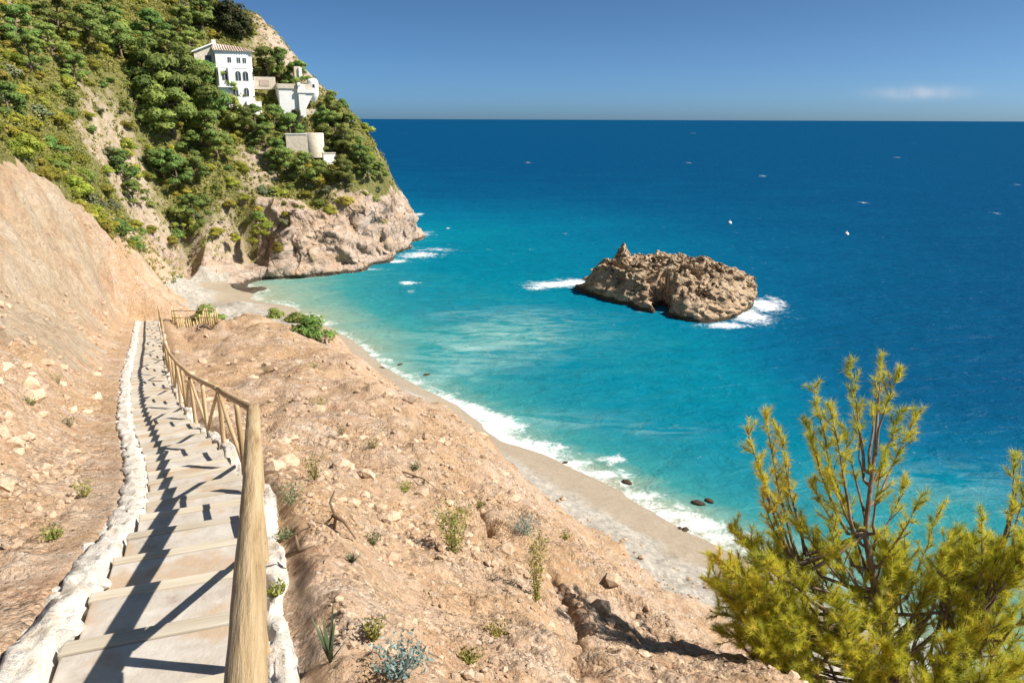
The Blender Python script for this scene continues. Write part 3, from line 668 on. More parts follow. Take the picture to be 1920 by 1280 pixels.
fcs = np.stack([i, i + nA, j + nA, j], -1).reshape(-1, 4)
tag(mesh_obj('rock_islet', co, fcs, M['islet'], None, True), 'jagged brown rock islet with a pointed peak standing in the turquoise bay', 'rock')

# ------------------------------------------------------------------ boulder meshes
def rock_mesh(name, sub, amp, seed, mat, flat=.75, smooth=False):
    bm = bmesh.new(); bmesh.ops.create_icosphere(bm, subdivisions=sub, radius=1)
    v = np.array([q.co[:] for q in bm.verts]); n = fbm3(v * .9 + seed * 5.3, 3, seed, .55)
    fr = np.random.default_rng(seed)
    for k in range(5):                                   # planar breaks
        d = fr.normal(size=3); d /= np.linalg.norm(d); lim = fr.uniform(.62, .9); e = v @ d
        v = v - np.clip(e - lim, 0, None)[:, None] * d
    v = v * (1 + amp * n[:, None]); v[:, 2] *= flat
    for q, a in zip(bm.verts, v): q.co = a
    me = bpy.data.meshes.new(name); bm.to_mesh(me); bm.free(); me.materials.append(mat)
    me.polygons.foreach_set('use_smooth', np.full(len(me.polygons), smooth, bool)); return me
STN = [rock_mesh('stone', 1, .28, 50 + k, M['stone'], .7) for k in range(8)]
WST = [rock_mesh('white_stone', 2, .16, 70 + k, M['white_stone'], .65, False) for k in range(8)]

# stones on the slope (child pieces of the ground)
def scatter_stones():
    done = 0; small = []
    cand = []
    while len(cand) < 9000:
        px = random.uniform(-60, 1560); py = 1300 - 760 * random.random() ** 1.2
        cand.append((px, py))
    px, py = np.array(cand).T
    # march all rays together
    d = vf[None] + vr[None] * ((px - 960) / F)[:, None] + vu[None] * ((640 - py) / F)[:, None]
    t = np.geomspace(2.5, 60, 260); best = np.full(len(px), -1.0)
    for k in t:
        act = best < 0
        if not act.any(): break
        p = d[act] * k; hh = BASE(p[:, 0], p[:, 1]); b = (CAMZ + p[:, 2]) < hh
        idx = np.where(act)[0][b]; best[idx] = k
    ok = best > 0; p = d[ok] * best[ok][:, None]
    x, y = p[:, 0], p[:, 1]; z = H(x, y); bz = BASE(x, y); dd, _ = path_coords(x, y)
    good = (bz > 1.2) & ((dd < -.35) | (dd > 1.9)) & (np.hypot(x, y) < 58)
    dens = pn2(x / 1.8, y / 1.8, 130) + .6 * pn2(x / .6, y / .6, 131)
    good &= dens > -.15 - .0 * x
    x, y, z = x[good], y[good], z[good]; r = np.hypot(x, y)
    size = np.exp(rng.normal(math.log(.035), .55, len(x))) * np.clip(r / 7, .8, 2.6)
    size = np.clip(size * np.clip(r / 12, .5, .85), .012, .20); order = np.argsort(-size / r)
    V = []; Fc = []; n = 0
    base = [(np.array([q.co[:] for q in m.vertices]), np.array([q.vertices[:] for q in m.polygons])) for m in STN]
    for c_, i in enumerate(order):
        s = size[i]; rot = Matrix.Rotation(random.uniform(0, 6.28), 3, 'Z') @ Matrix.Rotation(random.uniform(-.5, .5), 3, 'X')
        sc = (s * random.uniform(.8, 1.4), s * random.uniform(.7, 1.2), s * random.uniform(.7, 1.1))
        if c_ < 290:
            o = link('stone', random.choice(STN), bank_o if isbank_at(x[i], y[i]) else slope_o); o.location = (x[i], y[i], z[i] + s * .12); o.rotation_euler = rot.to_euler(); o.scale = sc
        else:
            v, f = base[c_ % 8]; m = np.array(rot) @ np.diag(sc)
            V.append(v @ m.T + np.array([x[i], y[i], z[i] + s * .15])); Fc.append(f + n); n += len(v)
    o = mesh_obj('pebbles', np.concatenate(V), np.concatenate(Fc), M['stone'], slope_o, False, 'stuff')
def isbank_at(x, y):
    d, _ = path_coords(np.array([x]), np.array([y])); return bool(d[0] > 2.6 and y > 18 and x < -13)
scatter_stones()

# ------------------------------------------------------------------ stair path
PW = 1.14
def pwid(s): return float(np.interp(np.interp(s, ARC, _yy), [-1, 3.0, 4.2, 6.0, 8.0, 10.5], [1.14, 1.12, 1.12, 1.12, 1.13, 1.14]))
SL = float(np.interp(47.0, _yy, ARC))
bed = MB(); prev = None; vs = []; fs = []
for k, s in enumerate(np.arange(.5, SL + .5, .5)):
    p, t, n = path_at(s)
    for off, dz in ((-.12, -.30), (1.25, -.30)): q = p + n * off; vs.append((q[0], q[1], q[2] + dz))
    if k: fs.append((2 * k - 2, 2 * k - 1, 2 * k + 1, 2 * k))
path_o = mesh_obj('path', vs, fs, M['mortar'], None, True, 'structure')
def box_between(p, t, n, l0, l1, w0, w1, z0, z1, jit=0.0):
    v = []
    for z in (z0, z1):
        for a, b in ((l0, w0), (l1, w0), (l1, w1), (l0, w1)):
            q = p + t * (a + random.uniform(-jit, jit)) + n * (b + random.uniform(-jit, jit)); v.append((q[0], q[1], z + random.uniform(-jit, jit) * .3))
    return v, [(3, 2, 1, 0), (4, 5, 6, 7), (0, 1, 5, 4), (1, 2, 6, 5), (2, 3, 7, 6), (3, 0, 4, 7)]
def local_mesh(name, v, f, mat, parent, along, bev=0.0):
    v = np.array(v); c0 = v.mean(0); a = math.atan2(along[1], along[0]); ca, sa = math.cos(-a), math.sin(-a)
    u = v - c0; u = np.stack([u[:, 0] * ca - u[:, 1] * sa, u[:, 0] * sa + u[:, 1] * ca, u[:, 2]], 1)
    bm = bmesh.new(); bv = [bm.verts.new(q) for q in u]; [bm.faces.new([bv[i] for i in q]) for q in f]
    if bev: bmesh.ops.bevel(bm, geom=bm.edges[:], offset=bev, segments=2, profile=.6, affect='EDGES')
    bmesh.ops.recalc_face_normals(bm, faces=bm.faces[:])
    me = bpy.data.meshes.new(name); bm.to_mesh(me); bm.free(); me.materials.append(mat)
    o = link(name, me, parent); o.location = c0; o.rotation_euler = (0, 0, a); return o
TR = .78; s = 1.0; k = 0
while s < SL - .3:
    PWs = pwid(s + TR / 2); p, t, n = path_at(s + TR / 2); ztop = p[2] + random.uniform(-.01, .01)
    local_mesh('tread', *box_between(p, t, n, -TR / 2 - .04, TR / 2 - .055, .11, PWs, ztop - .26, ztop, .012), M['tread'], path_o, t, .014)
    local_mesh('edge_beam', *box_between(p, t, n, TR / 2 - .053, TR / 2 + .055, -.0 + .09, PWs + .01, ztop - .24, ztop + .008, .010), M['beam'], path_o, n, .012)
    s += TR; k += 1

def kerb(name, off0, off1, label, gaps=None, hgt=.20, step=.2, s0=.8, lim=280, rows=2):
    e = empty(name); tag(e, label, 'wall')
    V = []; fs = []; m = 0; cols = 7
    ss = np.arange(s0, SL, .07)
    for k, s in enumerate(ss):
        p, t, n = path_at(s)
        for j in range(cols):
            u = j / (cols - 1); off = off0 + (off1 - off0) * u + (pwid(s) - PW if off0 > .5 else 0)
            up = hgt * min(1, 3.2 * min(u, 1 - u) + .35) + .05 * float(fbm2(np.array([s / .3]), np.array([j * .8]), 3, 140 + int(off0 * 7))[0])
            if j in (0, cols - 1): up = -.3
            if gaps and gaps(s): up -= .22
            wob = .06 * float(pn2(np.array([s / .6]), np.array([off0 * 3 + (j > 3)]), 150)[0])
            q = p + n * (off + wob); V.append((q[0], q[1], q[2] + up))
    nr = len(ss); F_ = grid_faces(nr, cols)
    mesh_obj('mortar', V, F_, M['mortar'], e, True)
    cnt = 0; SV = []; SF = []; nn = 0
    s = s0
    while s < SL:
        for r_ in range(rows):
            if gaps and gaps(s): continue
            u = (r_ + random.uniform(.25, .75)) / rows; off = off0 + (off1 - off0) * u + (pwid(s) - PW if off0 > .5 else 0)
            p, t, n = path_at(s + random.uniform(-.08, .08)); q = p + n * off
            sz = random.uniform(.045, .105); zz = q[2] + hgt * random.uniform(.6, .95) - sz * .55
            rot = (random.uniform(-.4, .4), random.uniform(-.4, .4), random.uniform(0, 6.28)); sc = (sz * random.uniform(.9, 1.5), sz * random.uniform(.8, 1.2), sz * random.uniform(.8, 1.1))
            if cnt < lim:
                o = link('stone', random.choice(WST), e); o.location = (q[0], q[1], zz); o.rotation_euler = rot; o.scale = sc; cnt += 1
            else:
                me = random.choice(WST); v = np.array([a.co[:] for a in me.vertices]); f = np.array([a.vertices[:] for a in me.polygons])
                SV.append(v * np.array(sc) + np.array([q[0], q[1], zz])); SF.append(f + nn); nn += len(v)
        s += step * random.uniform(.8, 1.25)
    if SV: mesh_obj('far_stones', np.concatenate(SV), np.concatenate(SF), M['white_stone'], e, True, 'stuff')
kerb('stone_kerb', PW + .0, PW + .34, 'low whitewashed stone kerb running down the left side of the stair path', hgt=.13)
kerb('stone_kerb', -.14, .09, 'narrow white stone kerb under the wooden railing right of the path', hgt=.10, rows=1, step=.24, gaps=lambda s: math.sin(s * 1.3) + .6 * math.sin(s * 3.1 + 1) < .30)

# ------------------------------------------------------------------ wooden railing
rail = empty('wooden_railing'); tag(rail, 'rustic round pole railing with diagonal braces along the right of the path', 'railing')
def pole(name, a, b, r0, r1, parent, n=12, seg=10, wob=.006, mat=None):
    a = Vector(a); b = Vector(b); d = b - a; L = d.length; mb = MB(); sd_ = random.random() * 50
    pts = []; rad_ = []
    for i in range(seg + 1):
        u = i / seg; pts.append((wob * math.sin(sd_ + u * 5), wob * math.cos(sd_ * 1.7 + u * 4), L * u)); rad_.append((r0 + (r1 - r0) * u) * (1 + .05 * math.sin(sd_ * 3 + u * 9) + .03 * math.sin(u * 23 + sd_)))
    mb.tube(pts, rad_, n); o = mb.build(name, mat or M['wood'], parent, True)
    if name == 'handrail' and r0 > .06:
        vv = np.array([q.co[:] for q in o.data.vertices]); rr_ = np.hypot(vv[:, 0], vv[:, 1]) + 1e-6; an = np.arctan2(vv[:, 1], vv[:, 0])
        k_ = 1 + .05 * pn2(an * 2, vv[:, 2] * 3, 5) + .035 * pn2(an * 5, vv[:, 2] * 1.2, 6)
        for zk, ak in ((1.9, 1.0), (2.7, 2.6), (3.5, .3), (4.6, 1.9), (5.6, 2.9), (6.8, .8)): k_ += .10 * np.exp(-(((vv[:, 2] - zk) / .05) ** 2 + ((np.angle(np.exp(1j * (an - ak)))) / .35) ** 2))
        vv[:, :2] *= k_[:, None]; o.data.vertices.foreach_set('co', vv.astype(np.float32).ravel()); o.data.update()
    o.location = a; o.rotation_euler = d.to_track_quat('Z', 'Y').to_euler(); return o
ROFF = -.03; RH = 1.0; sp = 2.12
posts = []; s = 2.42
while s < SL + .4:
    p, t, n = path_at(s); posts.append((p + n * ROFF, t, n)); s += sp
tops_ = [Vector((p[0], p[1], p[2] + RH)) for p, t, n in posts]
for i in range(1, 4): tops_[i] = tops_[0].lerp(tops_[4], i / 4)
for i, (p, t, n) in enumerate(posts):
    pole('post', (tops_[i].x, tops_[i].y, p[2] - .35), tops_[i] - Vector((0, 0, .03)), .040, .035, rail)
    if i % 2 == 1:
        b = Vector((tops_[i].x, tops_[i].y, p[2] + .06))
        for j in (i - 1, i + 1):
            if 0 <= j < len(posts):
                e = tops_[j] + (b - tops_[j]) * .05; dv = (tops_[j] - b).normalized()
                pole('brace', b + dv * .04, e, .031, .026, rail)
for i in [0] + list(range(4, len(posts) - 1, 2)):
    j = 4 if i == 0 else min(i + 2, len(posts) - 1)
    a, b = tops_[i], tops_[j]
    if i == 0: a = a - (b - a).normalized() * 1.2
    d = (b - a).normalized(); r_ = .066 if i < 4 else .046
    pole('handrail', a - d * .06 + Vector((0, 0, .02)), b + d * .06 + Vector((0, 0, .02 if (i // 2) % 2 else .035)), r_, r_ * .94, rail, 28 if i == 0 else 14, 160 if i == 0 else 24, .010)

# cane fence and bush at the foot of the stairs
def cane_fence(px0, px1, py, fwd, n):
    global FENCE_MID
    a = hit(px0, py, 30.0 + fwd * 0); b = hit(px1, py, 30.0); e = empty('picket_fence', a); tag(e, 'short fence of thin cane pickets at the bottom of the stairs', 'fence')
    for i in range(n):
        q = a + (b - a) * i / (n - 1); z = hz1(q[0], q[1]); h_ = random.uniform(.85, 1.3)
        o = pole('picket', (0, 0, 0), (random.uniform(-.08, .08), 0, h_), .055, .048, e, 6, 2, .004, M['cane']); o.location = (q[0] - a[0], q[1] - a[1], z - a[2] - .1)
    FENCE_MID = (a + b) / 2 + np.array([0, abs(a[1] - b[1]) / 2 + .9, 0])
    for hh in (.35, .8):
        za = hz1(a[0], a[1]) - a[2]; zb = hz1(b[0], b[1]) - a[2]
        pole('cross_pole', (0, 0, za + hh), (b[0] - a[0], b[1] - a[1], zb + hh), .03, .028, e, 6, 3, .004, M['cane'])

# ------------------------------------------------------------------ foliage builders
def leaf_cloud(centers, radii, n, size, up=.35, shell=.55, seed=0, squash=.7, tri=False):
    r = np.random.default_rng(seed); C = np.array(centers); Rd = np.array(radii); w_ = Rd ** 2 / (Rd ** 2).sum()
    k = r.choice(len(C), n, p=w_); d = r.normal(size=(n, 3)); d /= np.linalg.norm(d, axis=1)[:, None]
    low = d[:, 2] < -.2; d[low & (r.random(n) < .75), 2] *= -.6
    rad_ = (shell + (1 - shell) * r.random(n)) * Rd[k] * (1 + .22 * pn3(d * 2.2 + k[:, None] * 3.1, seed % 9))
    pos = C[k] + d * rad_[:, None] * np.array([1, 1, squash])
    nor = d * 1.0 + r.normal(size=(n, 3)) * .38 + np.array([0, 0, up]); nor /= np.linalg.norm(nor, axis=1)[:, None]; nor *= np.where((nor * d).sum(1) < 0, -1, 1)[:, None]
    tg = np.cross(nor, r.normal(size=(n, 3))); tg /= np.linalg.norm(tg, axis=1)[:, None] + 1e-9; bt = np.cross(nor, tg)
    s_ = size * np.exp(r.normal(0, .3, n)); a_ = s_[:, None] * tg; b_ = (s_ * r.uniform(.35, .7, n))[:, None] * bt
    v = np.stack([pos - a_, pos - b_ + a_ * .2, pos + a_, pos + b_ * .9 - a_ * .1], 1).reshape(-1, 3)
    f = np.arange(4 * n).reshape(-1, 4); tint = np.repeat(np.clip(.5 + .22 * r.normal(size=n) + .12 * r.normal(size=len(C))[k], 0, 1), 4)
    cn = d * 1.0 + nor * .55 + np.array([0, 0, .25]); cn /= np.linalg.norm(cn, axis=1)[:, None]
    return v, f, tint, np.repeat(cn, 4, axis=0)
def leafy(name, data, mat, root):
    v, f, tint, cn = data; o = mesh_obj(name, v, f, mat, root, True, None, {'tint': tint}); o.data.normals_split_custom_set_from_vertices([tuple(q) for q in cn]); return o
def make_pine(seed, mat, spread=1.0, hgt=5.2, dens=5200, squash=.66):
    r = random.Random(seed); root = empty('pine_tree'); mb = MB()
    lean = (r.uniform(-.5, .5), r.uniform(-.5, .5)); pts = [(0, 0, -.8), (lean[0] * .2, lean[1] * .2, hgt * .25), (lean[0] * .7, lean[1] * .7, hgt * .55), (lean[0], lean[1], hgt * .88)]
    mb.tube(pts, [.2, .16, .12, .05], 7); C = []; Rd = []
    for k in range(19):
        a = k * 2.4 + r.uniform(-.4, .4); u = r.uniform(.0, 1.0); z = hgt * (.20 + .74 * u); rr_ = spread * hgt * .36 * (1.12 - u * .75) * r.uniform(.7, 1.2)
        cpos = (lean[0] * u + rr_ * math.cos(a), lean[1] * u + rr_ * math.sin(a), z); C.append(cpos); Rd.append(hgt * r.uniform(.12, .20))
        st = Vector((lean[0] * u * .7, lean[1] * u * .7, z - rr_ * .55)); mb.tube([st, (st + Vector(cpos)) / 2 + Vector((0, 0, -.1)), cpos], [.07, .05, .02], 5)
    C.append((lean[0], lean[1], hgt * .95)); Rd.append(hgt * .16)
    mb.build('trunk', M['bark'], root, True)
    leafy('crown', leaf_cloud(C, Rd, dens, hgt * .030, .3, .5, seed, squash), mat, root); return root
def make_bush(seed, mat, dens=1600, name='bush', flat=.75):
    r = random.Random(seed); root = empty(name); C = []; Rd = []; mb = MB()
    for k in range(8):
        a = r.uniform(0, 6.28); q = r.uniform(0, .62); z = r.uniform(.12, .62) * (1.1 - q); C.append((q * math.cos(a), q * math.sin(a), z)); Rd.append(r.uniform(.28, .46))
        mb.tube([(0, 0, -.3), (q * math.cos(a) * .5, q * math.sin(a) * .5, z * .4), C[-1]], [.05, .035, .012], 5)
    mb.build('stems', M['bark'], root, True)
    leafy('foliage', leaf_cloud(C, Rd, dens, .065, .3, .45, seed, flat), mat, root); return root
PROTO = {'pine': [make_pine(s_, M['pine'], sp_, h_) for s_, sp_, h_ in ((1, 1.0, 5.2), (2, 1.25, 4.8), (3, 1.1, 5.0), (4, .85, 5.6), (5, 1.35, 4.6))],
         'dark': [make_pine(s_, M['darkpine'], sp_, h_, 2600, .85) for s_, sp_, h_ in ((11, .7, 6), (12, .8, 5.5))],
         'bush': [make_bush(20 + k, M['bush']) for k in range(5)], 'grey': [make_bush(30 + k, M['greybush']) for k in range(2)], 'green': [make_bush(40 + k, M['pine'], 1300) for k in range(3)]}
USED = set()
def place(kind, x, y, z, sc, label, cat, group, idx=None, squash=1.0):
    lst = PROTO[kind]; src = lst[(idx if idx is not None else random.randrange(len(lst))) % len(lst)]
    if src.name in USED: o = copy_tree(src)
    else: o = src; USED.add(src.name)
    o.location = (x, y, z); o.rotation_euler = (0, 0, random.uniform(0, 6.28)); o.scale = (sc, sc, sc * squash)
    if group: o['group'] = group
    return tag(o, label, cat, group)
def zone(px, py):
    if py < 130 and px < 400: return 'on the upper hillside above the white villa'
    if px < 210: return 'on the hillside behind the bare earth bank'
    if px < 400 and py < 260: return 'on the hillside just left of the white villa'
    if px < 430: return 'above the cleft in the rocks over the far beach'
    if py < 240: return 'close around the white villas on the headland'
    if px < 560: return 'on the headland slope below the white villas'
    return 'near the tip of the headland above pale cliffs'
# pines: foot pixel, height in metres
PINES = [(170, 95, 6.5), (230, 115, 7), (110, 60, 6), (285, 85, 6.5), (60, 140, 5), (340, 70, 6), (380, 55, 6.5), (300, 200, 10), (345, 220, 11), (390, 228, 9), (425, 190, 5.5), (330, 262, 10), (385, 280, 6.5), (300, 250, 7), (310, 345, 6), (335, 350, 5.5), (365, 345, 5), (410, 300, 5),
         (365, 425, 5.5), (345, 440, 4.5), (250, 385, 4), (235, 345, 4.5), (505, 150, 6), (530, 152, 5.5), (560, 168, 5.5), (545, 260, 5), (520, 310, 5), (500, 280, 4.5), (540, 330, 5), (575, 345, 5), (610, 290, 5), (630, 255, 5), (645, 290, 5), (675, 310, 4.5), (610, 240, 4), (600, 345, 4.5), (640, 345, 4.5), (690, 335, 4), (460, 250, 4.5), (480, 240, 4.5), (440, 245, 5.5), (515, 245, 5), (100, 110, 5), (30, 90, 5.5), (140, 160, 4.5), (200, 60, 6), (20, 230, 4), (320, 120, 6), (360, 110, 5), (270, 150, 5.5), (455, 190, 3.5), (625, 215, 4), (655, 245, 3.5), (710, 335, 3.2)]
ORD = ['first', 'second', 'third', 'fourth', 'fifth', 'sixth', 'seventh', 'eighth', 'ninth', 'tenth', 'eleventh', 'twelfth', 'thirteenth']
for i, (px, py, h_) in enumerate(PINES):
    same = sorted((a, b) for a, b, _ in PINES if zone(a, b) == zone(px, py)); rank = ORD[min(same.index((px, py)), 12)]
    q = hit(px, py, 60)
    if q is None: continue
    place('pine', q[0], q[1], q[2] - .1, h_ / 5.2, 'green pine ' + zone(px, py) + ', ' + rank + ' from left', 'tree', 'pines ' + zone(px, py))
for px, py, h_ in ((437, 72, 8), (455, 78, 6.5), (415, 60, 6), (560, 250, 4.5)):
    q = hit(px, py, 60)
    if q is not None: place('dark', q[0], q[1], q[2] - .2, h_ / 5.8, {437: 'tallest dark brownish conifer on the ridge above the white villa', 455: 'rightmost dark brownish conifer on the ridge above the white villa', 415: 'leftmost dark brownish conifer on the ridge above the white villa'}[px] if py < 100 else 'dark conifer beside the tall white pillar wall', 'tree', 'dark conifers above the villa' if py < 100 else None)
# bushes spread over the hill
bx, by, tries = [], [], 0
while len(bx) < 290 and tries < 9000:
    tries += 1
    px = random.uniform(-20, 730); py = random.uniform(-10, 470)
    if py < 0.55 * (px - 380) : continue
    q = hit(px, py, 58) if True else None
    if q is None or q[1] < 52 or q[2] < 3.5 or (q[1] < 75 and q[0] > np.interp(q[1], [48, 51, 56, 62, 66, 72, 75], [-29.4, -30.2, -32.3, -35, -36, -37.3, -38])) or q[0] > -17: continue
    v = float(VEG(np.array([q[0]]), np.array([q[1]]))[0])
    if random.random() > max(v, 0.0) ** 1.3 + .05: continue
    if any((q[0] - a) ** 2 + (q[1] - b) ** 2 < 1.5 ** 2 for a, b in zip(bx, by)): continue
    if 385 < px < 500 and 70 < py < 215: continue
    if 525 < px < 620 and 130 < py < 285: continue
    bx.append(q[0]); by.append(q[1]); near_ = q[1] < 92
    kind = 'grey' if random.random() < .12 else ('green' if random.random() < .3 else 'bush')
    nm = {'grey': 'grey green shrub ', 'green': 'dark green shrub ', 'bush': 'yellow green shrub '}[kind]
    place(kind, q[0], q[1], q[2] - .1, random.uniform(1.1, 2.3) * (1.05 if near_ else 1.0), nm + zone(px, py), 'shrub', nm + zone(px, py), squash=random.uniform(.7, 1.1))
q = hit(492, 425, 60); place('bush', q[0], q[1], q[2], 2.4, 'bright green shrub hanging over the shallow cave', 'shrub', None, squash=.7)
q = hit(645, 350, 60); place('grey', q[0], q[1], q[2], 2.6, 'wide grey green shrub right above the pale cliff top', 'shrub', None, squash=.8)
for px, py, sc in ((5, 285, .9), (30, 302, .8), (55, 318, .9), (85, 335, .85), (110, 352, .8), (140, 378, .9), (165, 400, .8), (190, 425, .85), (208, 455, .8), (20, 265, 1.0), (70, 300, 1.0), (120, 335, 1.0), (160, 370, 1.0), (195, 400, 1.0), (222, 450, .9), (40, 270, 1.1), (95, 315, 1.1), (145, 350, 1.0)):
    d_ = ray(px, py); t_ = np.linspace(40, 120, 400); b_ = (CAMZ + d_[2] * t_) < Hq(d_[0] * t_, np.maximum(d_[1] * t_, 40))
    if not b_.any(): continue
    k_ = t_[int(np.argmax(b_))]; q = d_ * k_; q[2] += CAMZ
    if q[1] < 42: continue
    place('bush', q[0] - .5, q[1] + .6, hz1(q[0] - .5, q[1] + .6) - .1, sc * random.uniform(1.0, 1.4), 'yellow green shrub close behind the top edge of the bare earth bank', 'shrub', 'shrubs along the top of the bank')
# low scrub between them
def scrub():
    n = 70000; x = rng.uniform(-80, -17, n); y = rng.uniform(33, 172, n)
    v = VEG(x, y); keep = (rng.random(n) < np.where(y < 62, 1, np.clip(v, 0, 1)) ** 1.2 * .8 + .05); x, y = x[keep], y[keep]; z, hzv, rkv = H(x, y, True)
    k = (z > 3) & (rkv < .3) & (x < np.interp(y, [30, 36, 40, 44, 48, 51, 56, 62, 66, 72, 200], [-24.2, -25.6, -27.0, -28.2, -29.2, -30.0, -32.2, -35.2, -36.6, -38, -15])) & (x < -.22 * y + 14); x, y, z = x[k], y[k], z[k]
    a_ = np.degrees(np.arctan2(x, y)); k = (a_ > -44) & (a_ < -7); x, y, z = x[k][:20000], y[k][:20000], z[k][:20000]
    m = len(x); L = 14; c0 = np.stack([x, y, z], 1)
    d = rng.normal(size=(m, L, 3)); d[..., 2] = np.abs(d[..., 2]); d /= np.linalg.norm(d, axis=2)[..., None]
    s_ = np.exp(rng.normal(math.log(.42), .4, m)); pos = c0[:, None] + d * s_[:, None, None] * rng.uniform(.4, 1, (m, L, 1))
    t1 = rng.normal(size=(m, L, 3)); t1 /= np.linalg.norm(t1, axis=2)[..., None]; t2 = np.cross(t1, d); w_ = np.clip(np.hypot(x, y) / 110, .5, 1.2)[:, None, None] * .16
    v = np.stack([pos - t1 * w_, pos + t1 * w_, pos + t2 * w_ * 1.2], 2).reshape(-1, 3); f = np.arange(len(v)).reshape(-1, 3)
    tint = np.repeat(np.clip(.5 + .25 * rng.normal(size=m), 0, 1), L * 3)
    o = mesh_obj('scrub', v, f, M['scrub'], None, False, 'stuff', {'tint': tint}); tag(o, 'low green and yellow scrub covering the hillside and headland', 'scrub')
scrub()
# bushes by the stairs
cane_fence(325, 408, 605, 47, 22)
q = FENCE_MID; place('green', q[0] - .3, q[1], hz1(q[0], q[1]) + .1, 1.45, 'dark rounded bush behind the cane fence at the stair foot', 'bush', None, squash=.9)
for px, py, sc in ((517, 595, 1.9), (555, 603, 2.2), (592, 628, 1.7)):
    q = hit(px, py, 20); place('green', q[0], q[1] - .3, q[2] + .1, sc, {517: 'leftmost of three dark bushes on the brow above the far beach', 555: 'middle one of three dark bushes on the brow', 592: 'rightmost of three dark bushes, at the edge of the brow'}[px], 'bush', 'bushes on the brow', squash=.75)

# ------------------------------------------------------------------ villas
def block(name, px, py, fwd, yaw=0.0):
    q = P(px, py, fwd); e = empty(name, q); az = math.atan2(q[0], q[1]); e.rotation_euler = (0, 0, -az + yaw); return e   # local -Y faces the stairs
U = 0.0965                      # metres per picture pixel at the villas
def box_part(name, parent, x0, x1, y0, y1, z0, z1, mat):
    mb = MB(); mb.box(x0, x1, y0, y1, z0, z1); return mb.build(name, mat, parent)
def window(parent, x, z, w_, h_, arch=False, y=0.0, name='window'):
    """recessed dark window with frame, sill and glazing bar on the plane y (faces -Y)"""
    pts = []
    if arch:
        pts = [(-w_ / 2, 0), (w_ / 2, 0)] + [(w_ / 2 * math.cos(a), h_ - w_ / 2 + w_ / 2 * math.sin(a)) for a in np.linspace(0, math.pi, 9)]
    else: pts = [(-w_ / 2, 0), (w_ / 2, 0), (w_ / 2, h_), (-w_ / 2, h_)]
    n = len(pts); mb = MB(); 
    out = [(px_ * 1.14, pz_ * 1.07 - .03) for px_, pz_ in pts]
    mb.add([(x + a, y - .05, z + b) for a, b in out] + [(x + a, y - .05, z + b) for a, b in pts] + [(x + a, y + .02, z + b) for a, b in pts],
           [(i, (i + 1) % n, n + (i + 1) % n, n + i) for i in range(n)] + [(n + i, n + (i + 1) % n, 2 * n + (i + 1) % n, 2 * n + i) for i in range(n)])
    fr = mb.build(name, M['plaster'], parent)
    mb = MB(); mb.add([(x + a, y - .006, z + b) for a, b in pts], [tuple(range(n))]); mb.build('pane', M['glass'], fr)
    mb = MB(); mb.box(x - .025, x + .025, y - .03, y - .01, z, z + h_ * .97); mb.build('glazing_bar', M['plaster'], fr)
    return fr

